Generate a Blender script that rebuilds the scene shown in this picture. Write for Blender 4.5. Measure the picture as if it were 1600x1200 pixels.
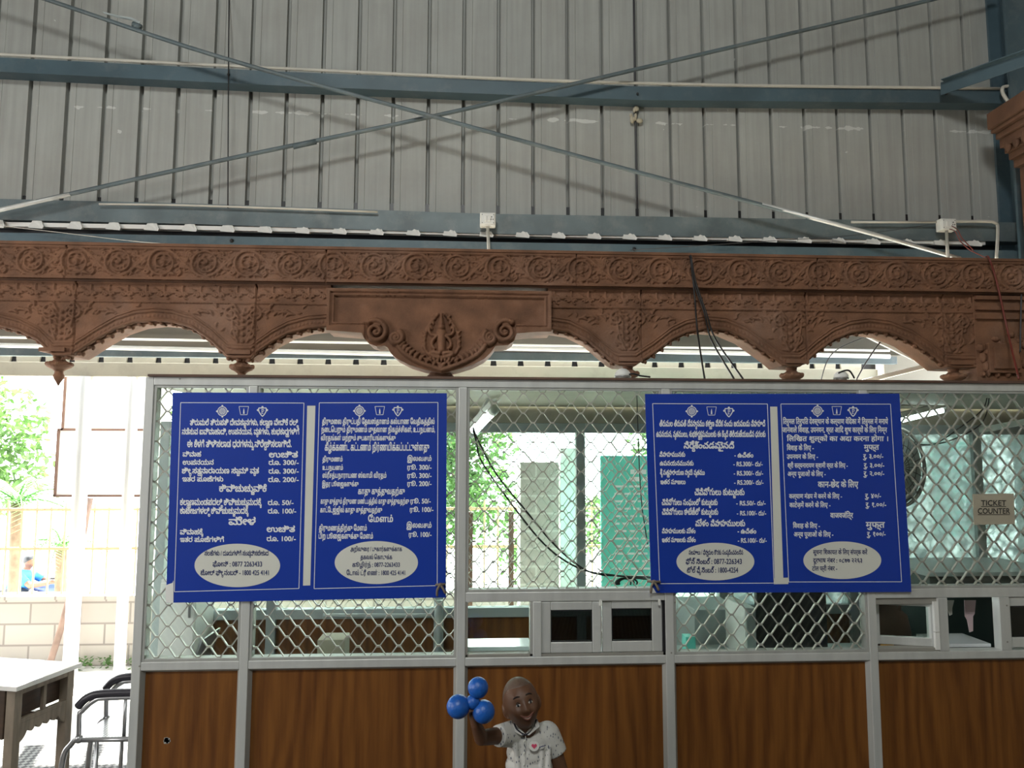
import bpy, bmesh, math, random
import numpy as np
from mathutils import Vector, Matrix
from mathutils.geometry import delaunay_2d_cdt

SC = bpy.context.scene
COL = SC.collection
for o in list(bpy.data.objects):
    bpy.data.objects.remove(o)
PI = math.pi
rnd = random.Random(7)

# ------------------------------------------------------------------ camera
FPX, CAMH, CAMD = 1150.0, 1.75, 3.0
PITCH, YAW, ROLL = math.radians(5.355), math.radians(3.27), math.radians(0.126)
CF = Vector((math.sin(YAW)*math.cos(PITCH), math.cos(YAW)*math.cos(PITCH), math.sin(PITCH)))
R0 = Vector((math.cos(YAW), -math.sin(YAW), 0)); U0 = R0.cross(CF)
CR = R0*math.cos(ROLL)+U0*math.sin(ROLL); CU = U0*math.cos(ROLL)-R0*math.sin(ROLL)
CAM = Vector((0, -CAMD, CAMH))
cd = bpy.data.cameras.new('camera'); cam = bpy.data.objects.new('camera', cd); COL.objects.link(cam)
cd.sensor_width = 36; cd.lens = 36*FPX/1600; cd.clip_start = .05; cd.clip_end = 300
M3 = Matrix((CR, CU, -CF)).transposed()
cam.matrix_world = Matrix.Translation(CAM) @ M3.to_4x4()
SC.camera = cam

# ------------------------------------------------------------------ world, sun, hall light
SC.view_settings.view_transform = 'Standard'; SC.view_settings.look = 'None'
SC.view_settings.gamma = 1; SC.view_settings.exposure = 0
SC.view_settings.use_curve_mapping = False
wd = bpy.data.worlds.new('sky'); SC.world = wd; wd.use_nodes = True
bg = wd.node_tree.nodes['Background']; bg.inputs[0].default_value = (.93, .97, 1, 1); bg.inputs[1].default_value = 15

def lamp(name, kind, loc, target, energy, color=(1, 1, 1), size=1, size_y=None, angle=0):
    l = bpy.data.lights.new(name, kind); o = bpy.data.objects.new(name, l); COL.objects.link(o)
    o.location = loc; l.energy = energy; l.color = color
    d = Vector(target)-Vector(loc); o.rotation_euler = d.to_track_quat('-Z', 'Y').to_euler()
    if kind == 'AREA':
        l.size = size
        if size_y: l.shape = 'RECTANGLE'; l.size_y = size_y
    if kind == 'SUN': l.angle = angle
    return o
lamp('sun', 'SUN', (-4, 10, 14), (-4+2.2, 10-6.2, 14-9.6), 55, (1, .96, .88), angle=.01)
lamp('hall_fill', 'AREA', (-.9, -5.6, 6.2), (.3, 1.6, 2.6), 245, (.97, 1, .97), 1.6, 1.2)  # added fill lamp for the hall; the roof sheet above it is unbroken
lamp('open_side_daylight', 'AREA', (-4.9, -2.7, 2.3), (-.3, 0, 1.4), 120, (1, .98, .95), 2.2, 1.8)

# ------------------------------------------------------------------ pixel to place
def ray(px, py): return CF + CR*((px-800)/FPX) - CU*((py-600)/FPX)
def at(px, py, Y):
    d = ray(px, py); return CAM + d*((Y+CAMD)/d.y)
def atz(px, py, Z):
    d = ray(px, py); return CAM + d*((Z-CAMH)/d.z)

# ------------------------------------------------------------------ materials
def nd(nt, t, **kw):
    n = nt.nodes.new(t)
    for k, v in kw.items(): setattr(n, k, v)
    return n
def mat(name, col, rough=.6, metal=0, var=0, scale=8, stretch=(1, 1, 1), bump=0, bscale=60, spec=.5, dirt=None, dscale=3, damt=.5):
    m = bpy.data.materials.new(name); m.use_nodes = True; nt = m.node_tree; b = nt.nodes['Principled BSDF']
    b.inputs['Base Color'].default_value = (*col, 1); b.inputs['Roughness'].default_value = rough
    b.inputs['Metallic'].default_value = metal; b.inputs['Specular IOR Level'].default_value = spec
    tc = nd(nt, 'ShaderNodeTexCoord'); mp = nd(nt, 'ShaderNodeMapping'); mp.inputs['Scale'].default_value = stretch
    nt.links.new(tc.outputs['Object'], mp.inputs[0])
    last = None
    if var:
        n = nd(nt, 'ShaderNodeTexNoise'); n.inputs['Scale'].default_value = scale; n.inputs['Detail'].default_value = 6
        nt.links.new(mp.outputs[0], n.inputs[0])
        r = nd(nt, 'ShaderNodeValToRGB')
        r.color_ramp.elements[0].position = .3; r.color_ramp.elements[1].position = .7
        r.color_ramp.elements[0].color = (*[c*(1-var) for c in col], 1)
        r.color_ramp.elements[1].color = (*[min(1, c*(1+var)) for c in col], 1)
        nt.links.new(n.outputs[0], r.inputs[0]); last = r.outputs[0]
        nt.links.new(last, b.inputs['Base Color'])
    if dirt:
        n = nd(nt, 'ShaderNodeTexNoise'); n.inputs['Scale'].default_value = dscale; n.inputs['Detail'].default_value = 15
        n.inputs['Roughness'].default_value = .7
        nt.links.new(mp.outputs[0], n.inputs[0])
        r = nd(nt, 'ShaderNodeValToRGB'); r.color_ramp.elements[0].position = .5; r.color_ramp.elements[1].position = .72
        r.color_ramp.elements[1].color = (damt, damt, damt, 1)
        nt.links.new(n.outputs[0], r.inputs[0])
        mx = nd(nt, 'ShaderNodeMix', data_type='RGBA')
        nt.links.new(r.outputs[0], mx.inputs[0])
        if last: nt.links.new(last, mx.inputs[6])
        else: mx.inputs[6].default_value = (*col, 1)
        mx.inputs[7].default_value = (*dirt, 1)
        nt.links.new(mx.outputs[2], b.inputs['Base Color'])
    if bump:
        n = nd(nt, 'ShaderNodeTexNoise'); n.inputs['Scale'].default_value = bscale; n.inputs['Detail'].default_value = 4
        nt.links.new(mp.outputs[0], n.inputs[0])
        bp = nd(nt, 'ShaderNodeBump'); bp.inputs['Strength'].default_value = bump; bp.inputs['Distance'].default_value = .004
        nt.links.new(n.outputs[0], bp.inputs['Height']); nt.links.new(bp.outputs[0], b.inputs['Normal'])
    return m
def glass(name, tint=(1, 1, 1), refl=.1, rough=.02, cloud=0, cloudcol=(.8, .85, .85)):
    m = bpy.data.materials.new(name); m.use_nodes = True; nt = m.node_tree
    for n in list(nt.nodes): nt.nodes.remove(n)
    out = nd(nt, 'ShaderNodeOutputMaterial'); t = nd(nt, 'ShaderNodeBsdfTransparent'); t.inputs[0].default_value = (*tint, 1)
    g = nd(nt, 'ShaderNodeBsdfGlossy'); g.inputs['Roughness'].default_value = rough
    lw = nd(nt, 'ShaderNodeLayerWeight'); lw.inputs[0].default_value = .25
    mu = nd(nt, 'ShaderNodeMath', operation='MULTIPLY_ADD'); mu.inputs[1].default_value = .5; mu.inputs[2].default_value = refl
    nt.links.new(lw.outputs['Fresnel'], mu.inputs[0])
    base = t.outputs[0]
    if cloud:
        tl = nd(nt, 'ShaderNodeBsdfTranslucent'); tl.inputs[0].default_value = (*cloudcol, 1)
        nz = nd(nt, 'ShaderNodeTexVoronoi'); nz.inputs['Scale'].default_value = 26
        tc = nd(nt, 'ShaderNodeTexCoord'); nt.links.new(tc.outputs['Object'], nz.inputs[0])
        ml = nd(nt, 'ShaderNodeMath', operation='MULTIPLY_ADD'); ml.inputs[1].default_value = .6; ml.inputs[2].default_value = cloud-.2
        ml.use_clamp = True
        nt.links.new(nz.outputs[0], ml.inputs[0])
        mm = nd(nt, 'ShaderNodeMixShader'); nt.links.new(ml.outputs[0], mm.inputs[0])
        nt.links.new(t.outputs[0], mm.inputs[1]); nt.links.new(tl.outputs[0], mm.inputs[2]); base = mm.outputs[0]
    mx = nd(nt, 'ShaderNodeMixShader'); nt.links.new(mu.outputs[0], mx.inputs[0])
    nt.links.new(base, mx.inputs[1]); nt.links.new(g.outputs[0], mx.inputs[2]); nt.links.new(mx.outputs[0], out.inputs[0])
    return m
def emit(name, col, s):
    m = bpy.data.materials.new(name); m.use_nodes = True; b = m.node_tree.nodes['Principled BSDF']
    b.inputs['Base Color'].default_value = (*col, 1); b.inputs['Emission Color'].default_value = (*col, 1)
    b.inputs['Emission Strength'].default_value = s
    return m
def leaf_mat(name, col, var=.4):
    m = bpy.data.materials.new(name); m.use_nodes = True; nt = m.node_tree; b = nt.nodes['Principled BSDF']
    out = nt.nodes['Material Output']; b.inputs['Roughness'].default_value = .5
    n = nd(nt, 'ShaderNodeTexNoise'); n.inputs['Scale'].default_value = 5
    tc = nd(nt, 'ShaderNodeTexCoord'); nt.links.new(tc.outputs['Object'], n.inputs[0])
    r = nd(nt, 'ShaderNodeValToRGB'); r.color_ramp.elements[0].position = .3; r.color_ramp.elements[1].position = .7
    r.color_ramp.elements[0].color = (*[c*(1-var) for c in col], 1); r.color_ramp.elements[1].color = (*[min(1, c*(1+var)) for c in col], 1)
    nt.links.new(n.outputs[0], r.inputs[0]); nt.links.new(r.outputs[0], b.inputs['Base Color'])
    t = nd(nt, 'ShaderNodeBsdfTranslucent'); nt.links.new(r.outputs[0], t.inputs[0])
    mx = nd(nt, 'ShaderNodeMixShader'); mx.inputs[0].default_value = .45
    nt.links.new(b.outputs[0], mx.inputs[1]); nt.links.new(t.outputs[0], mx.inputs[2]); nt.links.new(mx.outputs[0], out.inputs[0])
    return m

M = {}
M['alu'] = mat('brushed_aluminium', (.62, .63, .61), .42, .35, .08, 3, (6, 6, .6), .05, 90)
M['alu_dull'] = mat('dull_aluminium', (.42, .425, .40), .5, .3, .1, 3, (6, 6, .6))
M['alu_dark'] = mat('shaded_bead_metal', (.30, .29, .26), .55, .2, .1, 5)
M['grille'] = mat('galvanised_grille', (.43, .42, .37), .45, .4, .12, 20)
M['blue_steel'] = mat('blue_grey_steel_paint', (.066, .108, .132), .5, 0, .18, 3, (1, 1, 1), .05, 40, dirt=(.2, .22, .22), dscale=5, damt=.35)
M['grey_steel'] = mat('weathered_steel_paint', (.115, .15, .162), .5, .1, .25, 4, (1, 1, 1), .05, 40, dirt=(.3, .3, .28), dscale=6, damt=.4)
M['terracotta'] = mat('terracotta_stone', (.178, .082, .043), .82, 0, .3, 9, (1, 1, 1), .5, 130, dirt=(.29, .19, .145), dscale=2.2, damt=.45)
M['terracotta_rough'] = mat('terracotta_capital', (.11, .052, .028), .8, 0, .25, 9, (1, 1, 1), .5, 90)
M['blue'] = mat('board_blue', (.007, .040, .34), .38, 0, .06, 2)
M['white_ink'] = mat('white_ink', (.78, .79, .82), .45)
M['oval_white'] = mat('oval_white', (.66, .66, .60), .5, 0, .05, 3)
M['navy_ink'] = mat('navy_ink', (.02, .03, .12), .5)
M['pvc'] = mat('cream_pvc_pipe', (.55, .53, .47), .5, 0, .08, 6)
M['white_plastic'] = mat('white_plastic', (.72, .72, .68), .4, 0, .05, 6)
M['black'] = mat('black_cable', (.015, .015, .016), .5)
M['grey_wire'] = mat('grey_wire', (.05, .05, .055), .5)
M['red_wire'] = mat('red_wire', (.16, .03, .02), .5)
M['cream'] = mat('cream_paint', (.40, .37, .29), .6, 0, .07, 3, dirt=(.2, .18, .14), dscale=7, damt=.3)
M['dark_sheet'] = mat('canopy_underside', (.03, .024, .014), .7, 0, .15, 3)
M['glass'] = glass('clear_glass', (.93, .98, .96), .035)
M['frost'] = glass('patterned_glass', (.85, .93, .92), .04, .1, .62, (.34, .39, .39))
M['smoked'] = glass('smoked_glass', (.25, .27, .26), .05)
M['dark'] = mat('black_plastic', (.012, .012, .014), .4)
M['laminate_white'] = mat('glossy_white_laminate', (.62, .66, .68), .12)
M['grey_board'] = mat('grey_laminate', (.40, .45, .45), .5)
M['dark_green'] = mat('dark_green_metal', (.015, .03, .028), .4)
M['tube'] = emit('lit_tube', (.92, 1, 1), 9)
M['card'] = mat('brown_card', (.42, .38, .29), .8, 0, .08, 5)
M['teal'] = mat('teal_signboard', (.14, .66, .56), .5)
M['pink_paper'] = mat('pink_paper', (.62, .36, .38), .7)
M['paper'] = mat('white_paper', (.7, .7, .68), .7)
M['block'] = mat('grey_block_wall', (.36, .33, .28), .9, 0, .15, 4)
M['yellow_iron'] = mat('ochre_fence_paint', (.42, .31, .18), .6)
M['rust'] = mat('rusty_brown_iron', (.11, .06, .042), .7, 0, .3, 6)
M['white_paint'] = mat('white_paint', (.75, .75, .72), .6)
M['concrete'] = mat('sunlit_concrete', (.50, .48, .44), .9, 0, .1, 2)
M['bark'] = mat('bark', (.16, .11, .07), .9, 0, .3, 12)
M['skin'] = mat('brown_skin', (.125, .056, .028), .5, 0, .06, 20)
M['leaf'] = leaf_mat('leaf_green', (.07, .15, .035))
M['leaf_yellow'] = leaf_mat('leaf_yellow_green', (.14, .20, .055))
M['palm'] = leaf_mat('palm_green', (.14, .34, .10))
M['dark_wood'] = mat('dark_old_wood', (.05, .028, .016), .5, 0, .3, 8, (1, 1, 6))
M['pale_wood'] = mat('worn_grey_wood', (.20, .16, .12), .6, 0, .25, 8, (1, 6, 1))
M['table_top'] = mat('polished_table_top', (.74, .72, .69), .08, 0, .1, 4)
M['steel'] = mat('steel_tube', (.35, .35, .36), .3, .8)
M['arm_pad'] = mat('dark_arm_pad', (.025, .022, .03), .4)

def wood_mat():
    m = bpy.data.materials.new('teak_laminate'); m.use_nodes = True; nt = m.node_tree; b = nt.nodes['Principled BSDF']
    b.inputs['Roughness'].default_value = .42
    tc = nd(nt, 'ShaderNodeTexCoord'); mp = nd(nt, 'ShaderNodeMapping'); mp.inputs['Scale'].default_value = (1, 1, .06)
    nt.links.new(tc.outputs['Object'], mp.inputs[0])
    n1 = nd(nt, 'ShaderNodeTexNoise'); n1.inputs['Scale'].default_value = 26; n1.inputs['Detail'].default_value = 8; n1.inputs['Distortion'].default_value = .6
    n2 = nd(nt, 'ShaderNodeTexNoise'); n2.inputs['Scale'].default_value = 110; n2.inputs['Detail'].default_value = 3
    nt.links.new(mp.outputs[0], n1.inputs[0]); nt.links.new(mp.outputs[0], n2.inputs[0])
    w = nd(nt, 'ShaderNodeTexWave', wave_type='BANDS', bands_direction='X'); w.inputs['Scale'].default_value = 5; w.inputs['Distortion'].default_value = 9
    w.inputs['Detail'].default_value = 2; w.inputs['Detail Scale'].default_value = 1.2
    mp2 = nd(nt, 'ShaderNodeMapping'); mp2.inputs['Scale'].default_value = (1, 1, .22); nt.links.new(tc.outputs['Object'], mp2.inputs[0])
    nt.links.new(mp2.outputs[0], w.inputs[0])
    r = nd(nt, 'ShaderNodeValToRGB'); e = r.color_ramp.elements
    e[0].position = .3; e[0].color = (.100, .032, .006, 1); e[1].position = .72; e[1].color = (.200, .076, .014, 1)
    a = nd(nt, 'ShaderNodeMath', operation='MULTIPLY_ADD'); a.inputs[1].default_value = .22
    nt.links.new(w.outputs[0], a.inputs[0])
    a2 = nd(nt, 'ShaderNodeMath', operation='MULTIPLY_ADD'); a2.inputs[1].default_value = .38; a2.inputs[2].default_value = -.04
    nt.links.new(n2.outputs[0], a2.inputs[0])
    a3 = nd(nt, 'ShaderNodeMath', operation='MULTIPLY_ADD'); a3.inputs[1].default_value = .55
    nt.links.new(n1.outputs[0], a3.inputs[0]); nt.links.new(a2.outputs[0], a3.inputs[2]); nt.links.new(a3.outputs[0], a.inputs[2])
    nt.links.new(a.outputs[0], r.inputs[0]); nt.links.new(r.outputs[0], b.inputs['Base Color'])
    return m
M['teak'] = wood_mat()

def cladding_mat():
    m = bpy.data.materials.new('grey_cladding_sheet'); m.use_nodes = True; nt = m.node_tree; b = nt.nodes['Principled BSDF']
    b.inputs['Roughness'].default_value = .6
    tc = nd(nt, 'ShaderNodeTexCoord')
    mp = nd(nt, 'ShaderNodeMapping'); mp.inputs['Scale'].default_value = (1, 1, .04); nt.links.new(tc.outputs['Object'], mp.inputs[0])
    n = nd(nt, 'ShaderNodeTexNoise'); n.inputs['Scale'].default_value = 30; n.inputs['Detail'].default_value = 6; nt.links.new(mp.outputs[0], n.inputs[0])
    r = nd(nt, 'ShaderNodeValToRGB'); e = r.color_ramp.elements
    e[0].position = .3; e[0].color = (.325, .33, .31, 1); e[1].position = .7; e[1].color = (.40, .41, .385, 1)
    nt.links.new(n.outputs[0], r.inputs[0])
    # grime blotches
    n2 = nd(nt, 'ShaderNodeTexNoise'); n2.inputs['Scale'].default_value = 1.6; n2.inputs['Detail'].default_value = 9; n2.inputs['Roughness'].default_value = .7
    nt.links.new(tc.outputs['Object'], n2.inputs[0])
    r2 = nd(nt, 'ShaderNodeValToRGB'); r2.color_ramp.elements[0].position = .42; r2.color_ramp.elements[1].position = .75
    r2.color_ramp.elements[1].color = (.55, .55, .55, 1); nt.links.new(n2.outputs[0], r2.inputs[0])
    mx = nd(nt, 'ShaderNodeMix', data_type='RGBA'); nt.links.new(r2.outputs[0], mx.inputs[0]); nt.links.new(r.outputs[0], mx.inputs[6])
    mx.inputs[7].default_value = (.27, .26, .235, 1)
    # flaked white paint in a ragged horizontal line
    sp = nd(nt, 'ShaderNodeSeparateXYZ'); nt.links.new(tc.outputs['Object'], sp.inputs[0])
    zc = at(800, 186, 1.6).z
    s1 = nd(nt, 'ShaderNodeMath', operation='SUBTRACT'); s1.inputs[1].default_value = zc; nt.links.new(sp.outputs[2], s1.inputs[0])
    ab = nd(nt, 'ShaderNodeMath', operation='ABSOLUTE'); nt.links.new(s1.outputs[0], ab.inputs[0])
    mr = nd(nt, 'ShaderNodeMapRange'); mr.inputs[1].default_value = 0; mr.inputs[2].default_value = .055; mr.inputs[3].default_value = .19; mr.inputs[4].default_value = -.3
    nt.links.new(ab.outputs[0], mr.inputs[0])
    n3 = nd(nt, 'ShaderNodeTexNoise'); n3.inputs['Scale'].default_value = 9; n3.inputs['Detail'].default_value = 8; nt.links.new(tc.outputs['Object'], n3.inputs[0])
    ad = nd(nt, 'ShaderNodeMath', operation='ADD'); nt.links.new(n3.outputs[0], ad.inputs[0]); nt.links.new(mr.outputs[0], ad.inputs[1])
    gt = nd(nt, 'ShaderNodeMath', operation='GREATER_THAN'); gt.inputs[1].default_value = .715; nt.links.new(ad.outputs[0], gt.inputs[0])
    n4 = nd(nt, 'ShaderNodeTexNoise'); n4.inputs['Scale'].default_value = 14; n4.inputs['Detail'].default_value = 3; nt.links.new(tc.outputs['Object'], n4.inputs[0])
    gt2 = nd(nt, 'ShaderNodeMath', operation='GREATER_THAN'); gt2.inputs[1].default_value = .775; nt.links.new(n4.outputs[0], gt2.inputs[0])
    mm = nd(nt, 'ShaderNodeMath', operation='MAXIMUM'); nt.links.new(gt.outputs[0], mm.inputs[0]); nt.links.new(gt2.outputs[0], mm.inputs[1])
    ml = nd(nt, 'ShaderNodeMath', operation='MULTIPLY'); ml.inputs[1].default_value = .65; nt.links.new(mm.outputs[0], ml.inputs[0])
    mx2 = nd(nt, 'ShaderNodeMix', data_type='RGBA'); nt.links.new(ml.outputs[0], mx2.inputs[0]); nt.links.new(mx.outputs[2], mx2.inputs[6])
    mx2.inputs[7].default_value = (.66, .67, .64, 1)
    nt.links.new(mx2.outputs[2], b.inputs['Base Color'])
    return m
M['cladding'] = cladding_mat()

def tile_mat():
    m = bpy.data.materials.new('chequered_floor_tile'); m.use_nodes = True; nt = m.node_tree; b = nt.nodes['Principled BSDF']
    tc = nd(nt, 'ShaderNodeTexCoord'); mp = nd(nt, 'ShaderNodeMapping'); mp.inputs['Rotation'].default_value = (0, 0, .6)
    nt.links.new(tc.outputs['Object'], mp.inputs[0])
    ck = nd(nt, 'ShaderNodeTexChecker'); ck.inputs['Scale'].default_value = 36
    ck.inputs['Color1'].default_value = (.012, .012, .013, 1); ck.inputs['Color2'].default_value = (.11, .11, .105, 1)
    nt.links.new(mp.outputs[0], ck.inputs[0]); nt.links.new(ck.outputs[0], b.inputs['Base Color'])
    bp = nd(nt, 'ShaderNodeBump'); bp.inputs['Strength'].default_value = .4; bp.inputs['Distance'].default_value = .003
    nt.links.new(ck.outputs[1], bp.inputs['Height']); nt.links.new(bp.outputs[0], b.inputs['Normal'])
    b.inputs['Roughness'].default_value = .6; b.inputs['Specular IOR Level'].default_value = .15
    return m
M['tile'] = tile_mat()

def brick_mat(name, c1, c2, mortar, w=.4, h=.2):
    m = bpy.data.materials.new(name); m.use_nodes = True; nt = m.node_tree; b = nt.nodes['Principled BSDF']; b.inputs['Roughness'].default_value = .9
    tc = nd(nt, 'ShaderNodeTexCoord'); mp = nd(nt, 'ShaderNodeMapping'); mp.inputs['Rotation'].default_value = (PI/2, 0, 0)
    nt.links.new(tc.outputs['Object'], mp.inputs[0])
    k = nd(nt, 'ShaderNodeTexBrick'); k.inputs['Scale'].default_value = 1; k.inputs['Brick Width'].default_value = w; k.inputs['Row Height'].default_value = h
    k.inputs['Mortar Size'].default_value = .008; k.inputs['Color1'].default_value = (*c1, 1); k.inputs['Color2'].default_value = (*c2, 1); k.inputs['Mortar'].default_value = (*mortar, 1)
    nt.links.new(mp.outputs[0], k.inputs[0]); nt.links.new(k.outputs[0], b.inputs['Base Color'])
    return m
M['blockwall'] = brick_mat('concrete_block_wall', (.36, .34, .31), (.42, .39, .35), (.24, .22, .2), .4, .17)

def shirt_mat():
    m = mat('printed_shirt_cotton', (.56, .55, .52), .8); nt = m.node_tree; b = nt.nodes['Principled BSDF']
    tc = nd(nt, 'ShaderNodeTexCoord'); mp = nd(nt, 'ShaderNodeMapping'); mp.inputs['Scale'].default_value = (2.4, .8, 1); mp.inputs['Rotation'].default_value = (PI/2, 0, 0)
    nt.links.new(tc.outputs['Object'], mp.inputs[0])
    v = nd(nt, 'ShaderNodeTexVoronoi', voronoi_dimensions='2D'); v.inputs['Scale'].default_value = 44; nt.links.new(mp.outputs[0], v.inputs[0])
    sep = nd(nt, 'ShaderNodeSeparateColor'); nt.links.new(v.outputs['Color'], sep.inputs[0])
    thr = nd(nt, 'ShaderNodeMath', operation='MULTIPLY'); thr.inputs[1].default_value = .20; nt.links.new(sep.outputs[0], thr.inputs[0])
    lt = nd(nt, 'ShaderNodeMath', operation='LESS_THAN'); nt.links.new(v.outputs['Distance'], lt.inputs[0]); nt.links.new(thr.outputs[0], lt.inputs[1])
    mx = nd(nt, 'ShaderNodeMix', data_type='RGBA'); nt.links.new(lt.outputs[0], mx.inputs[0])
    mx.inputs[6].default_value = (.56, .55, .52, 1); mx.inputs[7].default_value = (.07, .08, .12, 1)
    nt.links.new(mx.outputs[2], b.inputs['Base Color'])
    return m
M['shirt'] = shirt_mat()

# ------------------------------------------------------------------ mesh building
def tag(o, label=None, cat=None, group=None, kind=None):
    if label: o['label'] = label
    if cat: o['category'] = cat
    if group: o['group'] = group
    if kind: o['kind'] = kind
    return o
def empty(name, loc, label=None, cat=None, group=None, rz=0):
    o = bpy.data.objects.new(name, None); COL.objects.link(o); o.location = loc; o.rotation_euler = (0, 0, rz)
    o.empty_display_size = .1
    return tag(o, label, cat, group)
def worldloc(o):
    v = Vector(o.location); p = o.parent
    while p: v = v+Vector(p.location); p = p.parent
    return v
class MB:
    def __init__(s): s.v = []; s.f = []; s.mi = []; s.m = 0
    def add(s, vs, fs):
        k = len(s.v); s.v += [tuple(v) for v in vs]; s.f += [tuple(i+k for i in f) for f in fs]; s.mi += [s.m]*len(fs); return s
    def box(s, x0, x1, y0, y1, z0, z1):
        x0, x1 = min(x0, x1), max(x0, x1); y0, y1 = min(y0, y1), max(y0, y1); z0, z1 = min(z0, z1), max(z0, z1)
        return s.add([(x0, y0, z0), (x1, y0, z0), (x1, y1, z0), (x0, y1, z0), (x0, y0, z1), (x1, y0, z1), (x1, y1, z1), (x0, y1, z1)],
                     [(3, 2, 1, 0), (4, 5, 6, 7), (0, 1, 5, 4), (1, 2, 6, 5), (2, 3, 7, 6), (3, 0, 4, 7)])
    def hexa(s, a, b):   # two quads (front a, back b)
        return s.add(list(a)+list(b), [(0, 1, 2, 3), (7, 6, 5, 4), (1, 0, 4, 5), (2, 1, 5, 6), (3, 2, 6, 7), (0, 3, 7, 4)])
    def bar(s, p, q, w, h, up=(0, 0, 1)):
        p, q = Vector(p), Vector(q); d = (q-p).normalized(); up = Vector(up)
        if abs(d.dot(up)) > .95: up = Vector((0, 1, 0))
        a = d.cross(up).normalized(); b = a.cross(d)
        o = [a*(w/2)*i+b*(h/2)*j for i, j in ((-1, -1), (1, -1), (1, 1), (-1, 1))]
        return s.add([p+x for x in o]+[q+x for x in o], [(0, 1, 2, 3), (7, 6, 5, 4), (1, 0, 4, 5), (2, 1, 5, 6), (3, 2, 6, 7), (0, 3, 7, 4)])
    def tube(s, pts, r, n=8, caps=True):
        pts = [Vector(p) for p in pts]; N = len(pts); rs = r if isinstance(r, (list, tuple)) else [r]*N
        vs = []; prev = None
        for i, p in enumerate(pts):
            t = (pts[min(i+1, N-1)]-pts[max(i-1, 0)]).normalized()
            if prev is None:
                a = t.orthogonal().normalized()
            else:
                a = (prev-t*prev.dot(t))
                a = a.normalized() if a.length > 1e-6 else t.orthogonal().normalized()
            prev = a; b = t.cross(a)
            for k in range(n):
                th = 2*PI*k/n; vs.append(p+a*(rs[i]*math.cos(th))+b*(rs[i]*math.sin(th)))
        fs = [(i*n+k, i*n+(k+1) % n, (i+1)*n+(k+1) % n, (i+1)*n+k) for i in range(N-1) for k in range(n)]
        if caps: fs += [tuple(range(n-1, -1, -1)), tuple((N-1)*n+k for k in range(n))]
        return s.add(vs, fs)
    def lathe(s, c, prof, n=20):   # prof: (radius, z) top to bottom or bottom to top
        c = Vector(c); vs = [(c.x+r*math.cos(2*PI*k/n), c.y+r*math.sin(2*PI*k/n), c.z+z) for r, z in prof for k in range(n)]
        L = len(prof); up = 1 if prof[-1][1] > prof[0][1] else -1
        fs = []
        for i in range(L-1):
            for k in range(n):
                q = (i*n+k, i*n+(k+1) % n, (i+1)*n+(k+1) % n, (i+1)*n+k); fs.append(q if up > 0 else q[::-1])
        a = tuple(range(n)); b = tuple((L-1)*n+k for k in range(n))
        fs += [a[::-1] if up > 0 else a, b if up > 0 else b[::-1]]
        return s.add(vs, fs)
    def ball(s, c, r, n=16, m=10, rot=None):
        c = Vector(c); r = Vector(r) if not isinstance(r, (int, float)) else Vector((r, r, r)); vs = []
        for i in range(m+1):
            ph = -PI/2+PI*i/m
            for k in range(n):
                th = 2*PI*k/n; p = Vector((r.x*math.cos(ph)*math.cos(th), r.y*math.cos(ph)*math.sin(th), r.z*math.sin(ph)))
                if rot: p = rot @ p
                vs.append(c+p)
        fs = [(i*n+k, i*n+(k+1) % n, (i+1)*n+(k+1) % n, (i+1)*n+k) for i in range(m) for k in range(n)]
        return s.add(vs, fs)
    def prism(s, poly, y0, y1):   # poly: (x, z) outline counter-clockwise seen from -y
        n = len(poly); vs = [(x, y0, z) for x, z in poly]+[(x, y1, z) for x, z in poly]
        fs = [tuple(range(n)), tuple(range(2*n-1, n-1, -1))]+[((i+1) % n, i, n+i, n+(i+1) % n) for i in range(n)]
        return s.add(vs, fs)
    def build(s, name, m, parent=None, smooth=False, bevel=0, local=False, loc=None):
        me = bpy.data.meshes.new(name)
        off = Vector((0, 0, 0))
        if loc is not None: off = Vector(loc)
        elif parent is not None and not local: off = worldloc(parent)
        me.from_pydata([(v[0]-off.x, v[1]-off.y, v[2]-off.z) for v in s.v], [], s.f)
        ms = m if isinstance(m, (list, tuple)) else [m]
        for q in ms: me.materials.append(q)
        if len(ms) > 1: me.polygons.foreach_set('material_index', s.mi)
        if smooth: me.polygons.foreach_set('use_smooth', [True]*len(me.polygons))
        me.validate(); me.update()
        o = bpy.data.objects.new(name, me); COL.objects.link(o)
        if parent is not None: o.parent = parent
        elif loc is not None: o.location = loc
        if bevel:
            b = o.modifiers.new('edge', 'BEVEL'); b.width = bevel; b.segments = 2; b.limit_method = 'ANGLE'
        return o
def spline(pts, k=8):
    P = [Vector(p) for p in pts]; out = []
    for i in range(len(P)-1):
        p0, p1, p2, p3 = P[max(i-1, 0)], P[i], P[i+1], P[min(i+2, len(P)-1)]
        for j in range(k):
            t = j/k; out.append(.5*((2*p1)+(p2-p0)*t+(2*p0-5*p1+4*p2-p3)*t*t+(3*p1-p0-3*p2+p3)*t**3))
    out.append(P[-1]); return out
# ------------------------------------------------------------------ the setting
def struct(name, mb, m, **k):
    return tag(mb.build(name, m, **k), kind='structure')
YC = 1.6                                             # inner face of the grey cladding
struct('floor', MB().box(-9, 4.4, -12, 1.75, -.08, 0), M['tile'])
struct('ground', MB().box(-9, 9, 1.75, 3.42, -.08, 0), M['concrete'])
struct('street', MB().box(-26, 26, 3.42, 40, -1.45, -1.35), M['concrete'])
struct('ceiling', MB().box(-9.2, 4.6, -12, YC+.1, 6.6, 6.7), M['dark_sheet'])
struct('wall_right', MB().box(4.3, 4.45, -12, YC-.1, 0, 6.6), M['cream'])
struct('wall_back_sky_block', MB().box(-9, 4.4, -12.1, -11.95, 0, 6.6), M['cream'])  # unseen, added to shut out sky light behind the camera

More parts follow.
